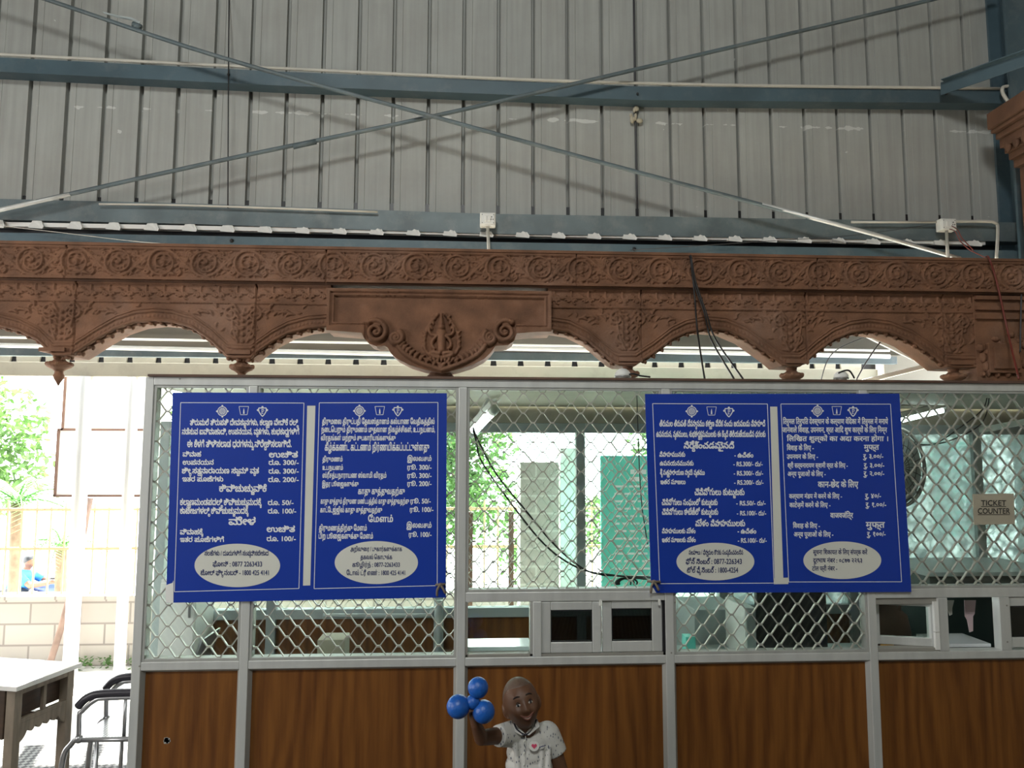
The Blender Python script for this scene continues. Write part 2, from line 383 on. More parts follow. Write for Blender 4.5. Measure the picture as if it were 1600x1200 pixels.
struct('wall_left_sky_block', MB().box(-9.2, -9, -12, YC+.1, 0, 6.6), M['cream'])  # unseen wall, added to keep the bright sky from flooding the hall

# grey profiled sheet: narrow grooves folded outward
pitch = (at(991, 0, YC).x-at(57, 0, YC).x)/17
gx0 = at(57, 0, YC).x
z0c, z1c = at(800, 338, YC).z, 6.6
mb = MB(); prof = []
for i in range(-32, 30):
    x = gx0+i*pitch; g = .019
    if x < -9 or x > 4.25: continue
    prof += [(x-.013, YC), (x-.011, YC+.036), (x+.005, YC+.036), (x+.017, YC), (x+.052, YC), (x+.055, YC+.003), (x+.058, YC)]
prof = [(-9.1, YC)]+prof+[(4.3, YC)]
vs = [(x, y, z) for z in (z0c, z1c) for x, y in prof]; n = len(prof)
mb.add(vs, [(i, i+1, n+i+1, n+i) for i in range(n-1)])
cl = struct('wall_front', mb, M['cladding'])
so = cl.modifiers.new('sheet', 'SOLIDIFY'); so.thickness = .002; so.offset = 1

# steel purlins across the cladding: channel sections with a lip
def channel(name, pts, h, d, m, label, lips=True):
    """pts: pixel points along the top edge, on the plane y=Yp; the channel is h high and d deep."""
    Yp = YC-d
    P = [at(px, py, Yp) for px, py in pts]; mb = MB()
    for a, b in zip(P[:-1], P[1:]):
        def seg(z0, z1, y0, y1):
            mb.hexa([(a.x, y0, a.z+z0), (b.x, y0, b.z+z0), (b.x, y0, b.z+z1), (a.x, y0, a.z+z1)],
                    [(a.x, y1, a.z+z0), (b.x, y1, b.z+z0), (b.x, y1, b.z+z1), (a.x, y1, a.z+z1)])
        seg(-h, 0, Yp, Yp+.004); seg(-.004, 0, Yp+.004, Yp+d); seg(-h, -h+.004, Yp+.004, Yp+d)
    return mb.build(name, m)
o = channel('roof_purlin', [(-1100, 33.7), (420, 111), (1000, 135), (1585, 141)], .092, .10, M['blue_steel'], '')
tag(o, 'upper blue-grey steel channel running across the cladding behind the crossed rods', 'steel beam')
for x in (357, 996, 1478):
    c = at(x, 117 if x < 500 else 147, YC-.105); MB().tube([c, c+Vector((0, -.008, 0))], .008, 8).build('bolt', M['black'], o)

o = channel('sheeting_beam', [(-1100, 284), (300, 318), (760, 334), (1610, 348)], .128, .10, M['grey_steel'], '')
tag(o, 'weathered grey channel beam along the bottom edge of the cladding', 'steel beam')
o = channel('gutter_beam', [(-1100, 346), (300, 368), (760, 378), (1610, 392)], .16, .13, M['blue_steel'], '')
tag(o, 'blue-grey channel beam just above the top of the carved arch frieze', 'steel beam')
for x, y in ((362, 376), (991, 389)):
    c = at(x, y, YC-.135); MB().ball(c, (.012, .012, .012), 10, 6).build('bolt', M['black'], o)

# cream translucent corrugated strip closing the slot between the two lower beams
ribw = pitch
def corrugated(name, x0, x1, a, b, m, pitch=ribw, rib=.028, w0=.030, w1=.014, label=None, thick=.003, xs=0.0, extra=None):
    """sheet running from edge a=(y,z) to edge b=(y,z); ribs stand on its upper side."""
    d = Vector((0, b[0]-a[0], b[1]-a[1])).normalized(); nrm = Vector((0, -d.z, d.y))
    if nrm.z < 0: nrm = -nrm
    pr = [(x0, 0)]; x = x0+xs
    while x < x1-pitch*.3:
        pr += [(x-w0, 0), (x-w1, rib), (x+w1, rib), (x+w0, 0)]; x += pitch
    pr.append((x1, 0)); vs = []; n = len(pr)
    for e in (a, b):
        vs += [Vector((px, e[0], e[1]))+nrm*h for px, h in pr]
    vs += [v-nrm*thick for v in vs]
    fs = []
    for i in range(n-1):
        fs += [(i, i+1, n+i+1, n+i), (2*n+i+1, 2*n+i, 3*n+i, 3*n+i+1), (2*n+i, 2*n+i+1, i+1, i), (n+i, n+i+1, 3*n+i+1, 3*n+i)]
    return MB().add(vs, fs).build(name, m)
tl = bpy.data.materials.new('translucent_cream_sheet'); tl.use_nodes = True; nt = tl.node_tree
b_ = nt.nodes['Principled BSDF']; b_.inputs['Base Color'].default_value = (.5, .49, .45, 1)
t_ = nd(nt, 'ShaderNodeBsdfTranslucent'); t_.inputs[0].default_value = (.75, .74, .68, 1); mx_ = nd(nt, 'ShaderNodeMixShader'); mx_.inputs[0].default_value = .06
nt.links.new(b_.outputs[0], mx_.inputs[1]); nt.links.new(t_.outputs[0], mx_.inputs[2]); nt.links.new(mx_.outputs[0], nt.nodes['Material Output'].inputs[0])
zt = at(700, 363.5, YC-.09).z-.006; xr = at(120, 350, YC-.09).x
xr0 = xr-math.ceil((xr+7)/pitch)*pitch
mb = MB(); x = xr0; mb.box(xr0-.1, 3.35, YC-.088, YC-.045, zt-.006, zt+.020)
while x < 3.3:
    F_ = [(-.044, -.020), (.040, -.026), (.046, -.012), (.018, .034), (.002, .046), (-.016, .046), (-.034, .030)]
    B_ = [(-.040, -.012), (.036, -.012), (.040, -.006), (.014, .040), (.002, .050), (-.014, .050), (-.030, .034)]
    n = len(F_); sl = [(.05 if k in (0, 1, 2) else .0) for k in range(n)]
    mb.add([(x+a, YC-.092-.024*(k in (0, 1, 2)), zt+b) for k, (a, b) in enumerate(F_)]+[(x+a, YC-.04, zt+b+.01) for a, b in B_],
           [tuple(range(n)), tuple(range(2*n-1, n-1, -1))]+[((k+1) % n, k, n+k, n+(k+1) % n) for k in range(n)])
    x += pitch
o = mb.build('roof_sheet_edge', M['white_paint'])
tag(o, 'pale corrugated sheet edge with bright ribs in the slot between two beams', 'roofing sheet')

# outer canopy: dark sheet sloping down to a cream eave beam
YE = 2.9; XE = at(1372, 580, YE).x
zb_top, zb_bot = at(700, 571, YE).z, at(700, 588.5, YE).z
ze = zb_top+.06
struct('slot_shade_plate', MB().box(-9, 5.5, YC+.01, YC+.03, zt-.12, zt+.22), M['dark'])  # added black plate that blocks the sky and darkens the slot
struct('canopy_roof', MB().hexa([(-9, YC+.32, zt-.07), (5.5, YC+.32, zt-.07), (5.5, YE-.06, ze+.05), (-9, YE-.06, ze+.05)][::-1],
                                [(-9, YC+.32, zt-.05), (5.5, YC+.32, zt-.05), (5.5, YE-.06, ze+.07), (-9, YE-.06, ze+.07)][::-1]), M['dark_sheet'])
o = MB().box(-9, XE, YE, YE+.06, zb_bot-.02, zb_top).build('eave_beam', M['cream'], bevel=.004)
tag(o, 'long cream eave beam seen under the arches, behind the booth roof', 'beam')
es = empty('eave_sheet', (-3, YE+.03, zb_top), 'cream corrugated sheet end with dark gaps resting on the eave beam', 'roofing sheet')
MB().box(-9, XE, YE+.035, YE+.045, zb_top+.001, ze+.16).build('gap_shade', M['dark'], es)  # black sheet put behind the rib gaps, standing in for their shade
mb = MB(); zc_ = at(700, 571-12.5, YE).z; x = at(64, 575, YE).x; pe = (at(335, 575, YE).x-at(64, 575, YE).x)/6; x -= 30*pe
while x < XE-.2:
    mb.hexa([(x+.026, YE+.012, zb_top+.001), (x+pe-.026, YE+.012, zb_top+.001), (x+pe-.018, YE+.016, zc_), (x+.018, YE+.016, zc_)], [(x+.026, YE+.034, zb_top+.001), (x+pe-.026, YE+.034, zb_top+.001), (x+pe-.018, YE+.034, zc_), (x+.018, YE+.034, zc_)]); x += pe
mb.build('closure_molding', M['cream'], es)
YP = YE-.28
o = MB().box(-9, XE, YP, YP+.05, at(700, 562, YP).z, at(700, 550, YP).z).build('canopy_purlin', M['grey_steel'], bevel=.003)
tag(o, 'grey steel purlin under the dark canopy, just above the cream eave', 'steel beam')
YP2 = YE-.6
for (px0, py0, px1, py1, lab) in ((-60, 538, 620, 553, 'white pipe under the dark canopy seen through the left arches'), (640, 541, 1390, 557, 'white pipe under the dark canopy seen through the right arches')):
    o = MB().tube([at(px0, py0, YP2), at(px1, py1, YP2)], .017, 10).build('ceiling_pipe', M['white_paint'], smooth=True)
    tag(o, lab, 'pipe')
o = MB().tube([at(-60, 526, YP2-.15), at(1390, 548, YP2-.15)], .008, 8).build('ceiling_conduit', M['white_paint'], smooth=True)
tag(o, 'thin white conduit under the dark canopy running the whole width', 'pipe')
struct('canopy_gable', MB().box(XE+.03, 6, YE-.05, YE, zb_bot-.05, zb_top+.45), mat('gable_paint', (.22, .20, .16), .7))

# right-hand steel column, brace and conduit against the cladding
xa = at(1576, 100, 1.42).x
o = MB().box(xa, xa+.20, 1.42, 1.44, 0, 6.6)
o.box(xa+.09, xa+.11, 1.44, 1.58, 0, 6.6).box(xa, xa+.2, 1.58, 1.598, 0, 6.6)
tag(o.build('steel_column', M['blue_steel']), 'dark blue steel column at the right end of the cladding', 'column')
a, b = at(1470, 139, 1.43), at(1640, 80, .9)
mb = MB().bar(a, b, .006, .085).bar(a+Vector((0, -.03, .04)), b+Vector((0, -.03, .04)), .06, .006)
tag(mb.build('knee_brace', M['blue_steel']), 'short blue-grey angle brace rising to the right from the upper beam', 'brace')

# crossed tie rods with couplers
def rod(name, pts, lab, coup, m='blue_steel'):
    P = spline([at(px, py, 1.34) for px, py in pts], 6)
    o = MB().tube(P, .0125, 10).build(name, M['grey_steel'], smooth=True); tag(o, lab, 'tie rod')
    mb = MB()
    for (x0, y0, x1, y1) in coup: mb.tube([at(x0, y0, 1.34), at(x1, y1, 1.34)], .018, 10)
    if coup: mb.build('coupler', M['grey_steel'], o, smooth=True)
    MB().tube([at(1190, 319.5, 1.34), at(1365, 366, 1.34), at(1500, 404, 1.34)], .0132, 10).build('bare_section', M['alu'], o, smooth=True)
    return o
rod('tie_rod', [(-60, -42), (75, 0), (340, 88), (680, 183), (1000, 270), (1365, 366), (1500, 404)], 'long steel tie rod slanting down from the top left to the frieze', [(208, 38, 220, 43)])
def rod2(pts, lab, coup):
    P = spline([at(px, py, 1.40) for px, py in pts], 6)
    o = MB().tube(P, .0125, 10).build('tie_rod', M['grey_steel'], smooth=True); tag(o, lab, 'tie rod')
    mb = MB()
    for (x0, y0, x1, y1) in coup: mb.tube([at(x0, y0, 1.40), at(x1, y1, 1.40)], .017, 10)
    mb.build('coupler', M['grey_steel'], o, smooth=True)
    MB().tube([at(-90, 349, 1.40), at(0, 328, 1.40), at(110, 303.5, 1.40)], .0132, 10).build('bare_section', M['alu'], o, smooth=True)
rod2([(-90, 349), (0, 328), (330, 254), (680, 181), (1000, 107), (1330, 30), (1560, -26)], 'long steel tie rod rising from the left beam end to the top right', [(458, 229, 494, 221)])
# rag snagged on the rod at the upper left
mb = MB(); q = [at(160, 18, 1.34), at(185, 24, 1.33), at(205, 27, 1.33), at(219, 34, 1.33), at(217, 40, 1.34), at(205, 31, 1.34), at(186, 28, 1.34), at(163, 21, 1.34)]
mb.add(q+[v+Vector((0, .004, 0)) for v in q], [tuple(range(8)), tuple(range(15, 7, -1))]+[((i+1) % 8, i, 8+i, 8+(i+1) % 8) for i in range(8)])
tag(mb.build('snagged_rag', M['grey_board']), 'wisp of grey rag caught on the upper left tie rod', 'rag')

# pipes and cables on the wall
def pipe(name, pts, r, m, lab, cat, sm=3, n=8):
    P = spline(pts, sm) if sm > 1 else [Vector(p) for p in pts]
    return tag(MB().tube(P, r, n).build(name, M[m], smooth=True), lab, cat)
pipe('conduit_pipe', [at(-1100, 28.7, 1.49), at(420, 106, 1.49), at(1000, 130, 1.49), at(1562, 138.5, 1.49)], .010, 'pvc', 'cream conduit lying along the top of the upper beam', 'pipe', 4)
pipe('conduit_bend', [at(1600, 134, 1.44), at(1572, 135, 1.44), at(1566, 139, 1.44), at(1568, 148, 1.44), at(1577, 161, 1.44)], .011, 'pvc', 'short bent white pipe beside the blue column', 'pipe', 6)
pipe('conduit_pipe', [at(155, 319, 1.47), at(300, 321, 1.47), at(590, 331, 1.47)], .007, 'pvc', 'thin cream conduit lying on the lower grey beam at the left', 'pipe', 4)
pipe('conduit_pipe', [at(1330, 347, 1.45), at(1465, 347, 1.45)], .008, 'pvc', 'short cream conduit entering the right switch box from its left', 'pipe', 1)
pipe('conduit_pipe', [at(1492, 346, 1.45), at(1540, 346, 1.45), at(1554, 348, 1.45), at(1559, 356, 1.45), at(1557, 403, 1.3)], .010, 'pvc', 'cream conduit leaving the right switch box and bending down to the frieze', 'pipe', 5)
pipe('wall_cable', [at(358, -6, 1.585), at(357, 110, 1.47), at(356, 325, 1.47)], .004, 'black', 'thin dark cable hanging down the cladding at the left', 'cable', 3)
pipe('wall_cable', [at(990, -6, 1.585), at(992, 130, 1.585), at(996, 337, 1.585)], .006, 'grey_wire', 'thin dark cable down the cladding right of the rod crossing', 'cable', 3)
pipe('drooping_string', [at(-5, 352, 1.42), at(100, 364, 1.42), at(220, 378, 1.40), at(330, 385, 1.30)], .002, 'pvc', 'pale string drooping from the left over the blue beam', 'string', 4, 5)
pipe('drooping_wire', [at(985, 391, 1.42), at(1180, 378, 1.42), at(1330, 368, 1.42), at(1460, 350, 1.42)], .002, 'grey_wire', 'thin wire trailing from the blue beam up to the right switch box', 'cable', 4, 5)
c = at(992, 180, 1.58); mb = MB()
for k in range(7): mb.ball(c+Vector((rnd.uniform(-.03, .03), -.01, rnd.uniform(-.045, .045))), (rnd.uniform(.01, .025), .012, rnd.uniform(.012, .03)), 8, 6)
tag(mb.build('wasp_nest', M['card'], smooth=True), 'small pale mud lump on the cable below the upper beam', 'mud nest')

# switch boxes
def switchbox(x, y, w, h, lab, group, drop, rot=0):
    c = at(x, y, 1.44); s = FPX/(1.44+3); W, H = w/s, h/s
    e = empty('switch_box', c+Vector((0, 0, -H/2)), lab, 'switch box')
    MB().box(c.x-W/2, c.x+W/2, c.y-.035, c.y+.02, c.z-H/2, c.z+H/2).build('box_body', M['white_plastic'], e, bevel=.006)
    MB().box(c.x-W*.42, c.x+W*.42, c.y-.041, c.y-.034, c.z-H*.40, c.z+H*.40).build('face_plate', M['white_plastic'], e, bevel=.003)
    for dx in (-.2, .02):
        MB().box(c.x+W*dx, c.x+W*(dx+.14), c.y-.048, c.y-.04, c.z-H*.22, c.z+H*.2).build('rocker', M['white_plastic'], e, bevel=.002)
    for dx, dz in ((.24, .14), (.33, -.04), (.2, -.04)): MB().tube([(c.x+W*dx, c.y-.0405, c.z+H*dz), (c.x+W*dx, c.y-.043, c.z+H*dz)], .0035, 8).build('socket_hole', M['dark'], e)
    for dx, dz in ((-.36, .3), (.36, .3), (-.36, -.3), (.36, -.3)): MB().tube([(c.x+W*dx, c.y-.0405, c.z+H*dz), (c.x+W*dx, c.y-.043, c.z+H*dz)], .0025, 8).build('screw', M['dark'], e)
    q = at(drop[0], drop[1], 1.2)
    MB().tube([(c.x+.0, c.y-.01, c.z-H/2), (q.x, q.y, q.z)], .0095, 10).build('drop_conduit', M['pvc'], e, smooth=True)
    return e
switchbox(762, 345, 25, 22, 'white switch box on the lower beam above the frieze centre', '', (764, 397))
switchbox(1477, 353, 27, 20, 'white switch box with loose red wires at the right', '', (1481, 404))
for k, (q, l) in enumerate((([(1484, 358), (1493, 362), (1500, 376), (1512, 388), (1520, 393), (1545, 405)], 'red wire loop hanging from the right switch box to the frieze'),
                            ([(1487, 353), (1497, 360), (1503, 372), (1521, 391)], 'short red wire hanging beside the longer one below the switch box'))):
    pipe('loose_wire', [at(x, y, 1.39-.12*i) for i, (x, y) in enumerate(q)], .003, 'red_wire', l, 'cable', 4, 6)

# carved capital and shaft at the right edge: we see its left face, running towards us
YK0 = 1.32
e0 = at(1544, 190, YK0); xc = e0.x
cap = empty('stone_column', (xc+.45, 1.0, 0), 'carved brown stone column with a stepped capital at the far right edge', 'column')
z = lambda py: at(1556, py, YK0).z
def sq(mb, px, z0, z1):
    i = at(px, 230, YK0).x-xc; mb.box(xc+i, xc+.95-i, .55+i, YK0, z0, z1)
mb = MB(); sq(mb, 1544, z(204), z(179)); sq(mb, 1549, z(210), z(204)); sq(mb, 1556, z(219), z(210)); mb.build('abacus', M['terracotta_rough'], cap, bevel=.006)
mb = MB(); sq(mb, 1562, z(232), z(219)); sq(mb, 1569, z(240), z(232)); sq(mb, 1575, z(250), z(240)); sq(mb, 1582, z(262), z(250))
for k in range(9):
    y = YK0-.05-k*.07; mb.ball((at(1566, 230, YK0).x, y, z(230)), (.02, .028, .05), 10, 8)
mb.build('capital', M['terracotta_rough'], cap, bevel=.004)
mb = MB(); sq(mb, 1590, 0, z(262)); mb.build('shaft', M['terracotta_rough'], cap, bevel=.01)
# ------------------------------------------------------------------ carved stone frieze with arches
YF, TF = .55, .16
RES = .0032
fx0, fx1 = at(-330, 450, YF).x, at(1660, 450, YF).x
fr = empty('arch_frieze', (0, YF+TF/2, at(800, 580, YF).z), 'carved brown stone frieze of hanging arches above the ticket booth', 'frieze')
def curve_of(pts, Y=YF):
    P = sorted([(at(x, y, Y).x, at(x, y, Y).z) for x, y in pts]); xs = np.array([p[0] for p in P]); zs = np.array([p[1] for p in P])
    return lambda x: np.interp(x, xs, zs)
def spiral(c, r0, r1, a0, turns, n=60, p=.85):
    t = np.linspace(0, 1, n); a = a0+turns*2*PI*t; r = r0+(r1-r0)*t**p
    return np.stack([c[0]+r*np.cos(a), c[1]+r*np.sin(a)], 1)
def bez(p0, p1, p2, p3, n=30):
    t = np.linspace(0, 1, n)[:, None]; p0, p1, p2, p3 = map(np.array, (p0, p1, p2, p3))
    return (1-t)**3*p0+3*(1-t)**2*t*p1+3*(1-t)*t*t*p2+t**3*p3
def stroke(H, X, Z, pts, w, h, blend=False):
    pts = np.asarray(pts, float); w = np.broadcast_to(np.asarray(w, float), (len(pts),)); mw = w.max()
    x0, x1 = pts[:, 0].min()-mw, pts[:, 0].max()+mw; z0, z1 = pts[:, 1].min()-mw, pts[:, 1].max()+mw
    idx = np.nonzero((X >= x0) & (X <= x1) & (Z >= z0) & (Z <= z1))
    if len(idx[0]) == 0: return
    px, pz = X[idx], Z[idx]; best = np.full(px.shape, 9.0)
    for (qx, qz), ww in zip(pts, w):
        if ww < 1e-4: continue
        d = np.hypot(px-qx, pz-qz)/ww; best = np.minimum(best, d)
    val = h*np.sqrt(np.clip(1-best*best, 0, 1)); H[idx] = np.maximum(H[idx], val)
def leaf(H, X, Z, p, ang, L, bend, w, h):
    q = (p[0]+L*math.cos(ang), p[1]+L*math.sin(ang)); m = (p[0]+L*.5*math.cos(ang+bend), p[1]+L*.5*math.sin(ang+bend))
    pts = bez(p, m, m, q, 16); ww = w*np.sin(np.linspace(.25, PI*.97, 16)); stroke(H, X, Z, pts, ww, h)
def strip(name, xs, zl, zu, nv, hf, Y, T, m, parent, slope_top=0):
    xs = np.asarray(xs); t = np.linspace(0, 1, nv); zl = zl if callable(zl) else (lambda x, k=zl: np.full_like(x, k)); zu = zu if callable(zu) else (lambda x, k=zu: np.full_like(x, k))
    L, Uu = zl(xs), zu(xs); X = np.repeat(xs[:, None], nv, 1); Z = L[:, None]+(Uu-L)[:, None]*t[None]
    H = hf(X, Z, L[:, None]+0*Z, Uu[:, None]+0*Z)
    n = len(xs); V = np.stack([X, Y-H, Z], 2).reshape(-1, 3)
    i = np.arange(n-1)[:, None]*nv+np.arange(nv-1)[None]; F = np.stack([i, i+nv, i+nv+1, i+1], 2).reshape(-1, 4)
    # soffit, top and back as separate strips so the edges stay crisp
    def rib(a, b):
        nonlocal V, F
        k = len(V); V = np.concatenate([V, a, b]); j = np.arange(n-1); F = np.concatenate([F, np.stack([k+j, k+n+j, k+n+j+1, k+j+1], 1)])
    g = lambda y, z: np.stack([xs, np.full(n, y) if np.isscalar(y) else y, z], 1)
    rib(g(Y-H[:, 0], L), g(Y+T, L)); rib(g(Y+T, Uu), g(Y-H[:, -1], Uu)); rib(g(Y+T, L), g(Y+T, Uu))
    off = worldloc(parent); me = bpy.data.meshes.new(name)
    me.vertices.add(len(V)); me.vertices.foreach_set('co', (V-np.array(off)).astype(np.float32).ravel())
    me.loops.add(F.size); me.loops.foreach_set('vertex_index', F.astype(np.int32).ravel())
    me.polygons.add(len(F)); me.polygons.foreach_set('loop_start', np.arange(0, F.size, 4, dtype=np.int32))
    me.polygons.foreach_set('use_smooth', np.ones(len(F), bool))
    me.materials.append(m); me.update(calc_edges=True); me.validate()
    o = bpy.data.objects.new(name, me); COL.objects.link(o); o.parent = parent; return o
nrs = np.random.RandomState(3)

# --- upper scroll band
zt_b, zb_b = at(800, 399, YF).z, at(800, 448, YF).z
hb = zt_b-zb_b
def scroll_tile(mir):
    Lt = .40; xs = np.arange(-.06, Lt+.06, .0025); zs = np.arange(0, hb, .0025); X, Z = np.meshgrid(xs, zs, indexing='ij'); H = np.zeros_like(X)
    zm = hb*.52; r = hb*.41
    for dx in (-Lt, 0, Lt):
        a, b = .10+dx, .30+dx
        for c, s, up in ((a, 1, 1), (b, -1, -1)):
            sp = spiral((c, zm), r, r*.12, (PI*.5 if up > 0 else -PI*.5), s*1.7, 90, 1.7); stroke(H, X, Z, sp, np.linspace(.0075, .0055, 90), .012)
            stroke(H, X, Z, [(c+s*.004, zm)], .014, .014)
            for k in range(9):
                an = k*2*PI/9+.3; leaf(H, X, Z, (c+r*.98*math.cos(an), zm+r*.98*math.sin(an)), an+1.0*s, .034, .5*s, .0085, .010)
            for k in range(5):
                an = k*2*PI/5+.9; leaf(H, X, Z, (c+r*.45*math.cos(an), zm+r*.45*math.sin(an)), an+1.3*s, .02, .5*s, .006, .009)
        stroke(H, X, Z, bez((a, zm+r), (a+.07, zm+r), (b-.07, zm-r), (b, zm-r)), .009, .012)
        stroke(H, X, Z, bez((b, zm-r), (b+.07, zm-r), (a+Lt-.07, zm+r), (a+Lt, zm+r)), .009, .012)
        for c, s in ((.20+dx, 1), (.40+dx, -1)):
            for u in (-1, 1):
                stroke(H, X, Z, spiral((c+u*.026, zm+u*s*hb*.27), .016, .004, PI/2*u, 1.3*s, 34), .0048, .010)
            for k in range(4):
                leaf(H, X, Z, (c-.02+.012*k, zm-s*.03), s*(.7+.4*k), .05, .6, .010, .010)
                leaf(H, X, Z, (c+.02-.012*k, zm+s*.03), PI+s*(.7+.4*k), .05, .6, .010, .010)
    rr = np.random.RandomState(8); B = np.zeros_like(H)
    for k in range(110): leaf(B, X, Z, (rr.uniform(-.06, Lt+.06), rr.uniform(.015, hb-.015)), rr.uniform(0, 2*PI), rr.uniform(.018, .034), rr.uniform(-1, 1), .0055, .0055)
    H = np.maximum(H, B)
    return xs, zs, H
txs, tzs, TH = scroll_tile(0)
def band_h(X, Z, L, U):
    x = np.mod(X-fx0, .40); ix = np.clip(((x-txs[0])/.0025).astype(int), 0, len(txs)-1); iz = np.clip(((Z-L)/.0025).astype(int), 0, len(tzs)-1)
    H = TH[ix, iz]*1.0
    H = np.where((U-Z) < .010, .013, H); H = np.where((Z-L) < .012, .014, H)
    seam = np.abs(np.mod(X-fx0+.55, 1.21)-.6) < .003
    return np.where(seam, -.004, H)+.03+.0015*nrs.rand(*X.shape)
strip('scroll_band', np.arange(fx0, fx1, RES), zb_b, zt_b, 56, band_h, YF, TF, M['terracotta'], fr)
MB().box(fx0, fx1, YF-.05, YF+TF, zt_b, zt_b+.016).build('top_ledge', M['terracotta'], fr, bevel=.004)
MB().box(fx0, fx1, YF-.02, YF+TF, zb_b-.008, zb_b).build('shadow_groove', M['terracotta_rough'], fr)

# --- arched panels
A1 = [(-335, 502), (-300, 503), (-270, 512), (-240, 530), (-222, 545), (-212, 550), (-204, 552), (-178, 553), (-168, 548), (-146, 531), (-118, 514), (-85, 505), (-45, 503), (-15, 506), (0, 510), (30, 518), (60, 533), (78, 551), (84, 556), (104, 556), (112, 556), (124, 549), (150, 532), (180, 515), (210, 505), (240, 502), (268, 504), (300, 513), (330, 534), (348, 551), (356, 558), (366, 560), (392, 560), (401, 552), (425, 535), (450, 522), (480, 514), (514, 511)]
A2 = [(858, 515), (890, 520), (920, 535), (945, 557), (958, 567), (966, 571), (994, 571), (1001, 566), (1020, 554), (1050, 531), (1073, 520), (1104, 514), (1135, 517), (1166, 530), (1197, 552), (1214, 565), (1222, 572), (1250, 573), (1257, 568), (1276, 551), (1302, 532), (1329, 521), (1358, 517), (1391, 521), (1426, 535), (1453, 553), (1472, 568), (1480, 574), (1500, 575), (1520, 575)]
zmid = at(800, 479, YF).z
ARC = {}
def arch_h(pend, seams, side):
    def f(X, Z, L, U):
        H = np.zeros_like(X); low = L; d = Z-low                     # height above the arch edge
        # arch ring mouldings
        for o_, w_, h_ in ((.008, .008, .010), (.050, .007, .009), (.064, .004, .006)):
            H = np.maximum(H, np.where((np.abs(d-o_) < w_) & (low > zmid-.30), h_*np.sqrt(np.clip(1-((d-o_)/w_)**2, 0, 1)), 0))
        # small floral course between the two string lines
        mot = np.mod(X-fx0, .085)-.0425; zc = zmid+.045; M_ = np.zeros_like(X)
        xs = np.arange(-.0425, .0425, .0025); zs = np.arange(-.05, .05, .0025); Xm, Zm = np.meshgrid(xs, zs, indexing='ij'); T = np.zeros_like(Xm)
        for k in range(7): leaf(T, Xm, Zm, (0, -.006), PI*(.08+.14*k), .030, .25*(1 if k < 3 else -1 if k > 3 else 0), .0065, .010)
        stroke(T, Xm, Zm, spiral((-.03, -.012), .014, .003, 0, 1.2, 30), .005, .009); stroke(T, Xm, Zm, spiral((.03, -.012), .014, .003, PI, -1.2, 30), .005, .009)
        stroke(T, Xm, Zm, bez((-.04, .03), (-.042, 0), (-.034, -.03), (-.02, -.032)), .005, .008)
        ix = np.clip(((mot+.0425)/.0025).astype(int), 0, len(xs)-1); iz = np.clip(((Z-zc+.05)/.0025).astype(int), 0, len(zs)-1)
        T2 = T[ix, iz]; H = np.where((Z > zmid+.012) & (Z < U-.012), np.maximum(H, T2), H)
        for zz in (zmid, ): H = np.where(np.abs(Z-zz) < .005, .010, H)
        H = np.where((Z > zmid+.005) & (Z < zmid+.009), -.004, H); H = np.where((U-Z) < .008, .012, H)
        # spandrel foliage
        S = np.zeros_like(X)
        for pc in pend:
            for s in (-1, 1):
                stroke(S, X, Z, spiral((pc+s*.055, zmid-.055), .036, .006, PI/2, -s*1.5, 60), np.linspace(.008, .005, 60), .011)
                stroke(S, X, Z, spiral((pc+s*.035, zmid-.145), .024, .005, -PI/2, s*1.3, 50), np.linspace(.007, .004, 50), .010)
                stroke(S, X, Z, bez((pc, zmid-.23), (pc+s*.02, zmid-.2), (pc+s*.055, zmid-.13), (pc+s*.055, zmid-.02)), .007, .010)
                for k in range(10):
                    leaf(S, X, Z, (pc+s*(.03+.019*k), zmid-.03-.035*abs(math.sin(k*1.9))), PI/2-s*(1.2+.5*math.sin(k)), .045, .6*s, .0085, .010)
                for k in range(7): leaf(S, X, Z, (pc+s*.02, zmid-.22+.028*k), PI/2-s*1.0, .038, .6*s, .008, .010)
            for k in range(6): stroke(S, X, Z, [(pc, zmid-.22+.033*k)], .011, .012)
        rr = np.random.RandomState(11)
        for k in range(150):
            p = (rr.uniform(X.min(), X.max()), zmid-rr.uniform(.02, .2)); leaf(S, X, Z, p, rr.uniform(0, 2*PI), rr.uniform(.02, .045), rr.uniform(-.9, .9), .007, .007)
        S = np.where((Z < zmid-.006) & (d > .075), S, 0)
        bead = np.where((d > .018) & (d < .042), .004*np.abs(np.sin(X*170))*np.abs(np.sin(d*170)), 0)
        H = np.maximum(np.maximum(H, S), bead)
        for sx in seams: H = np.where(np.abs(X-sx) < .003, -.012, H)
        return H+.0015*nrs.rand(*X.shape)
    return f
ax = lambda px, py=500: at(px, py, YF).x
xl1, xl2 = ax(517), ax(856)
pxs = {p: ax(p, 560) for p in (-191, 93, 378, 981, 1237, 1490)}
strip('arch_panel', np.arange(fx0, xl1, RES), curve_of(A1), zb_b-.008, 110, arch_h([pxs[-191], pxs[93], pxs[378]], [ax(-166), ax(118), ax(400)], 0), YF, TF, M['terracotta'], fr)
xend = ax(1521, 520)
strip('arch_panel', np.arange(xl2, xend, RES), curve_of(A2), zb_b-.008, 110, arch_h([pxs[981], pxs[1237], pxs[1490]], [ax(1002), ax(1259), ax(1473)], 1), YF, TF, M['terracotta'], fr)

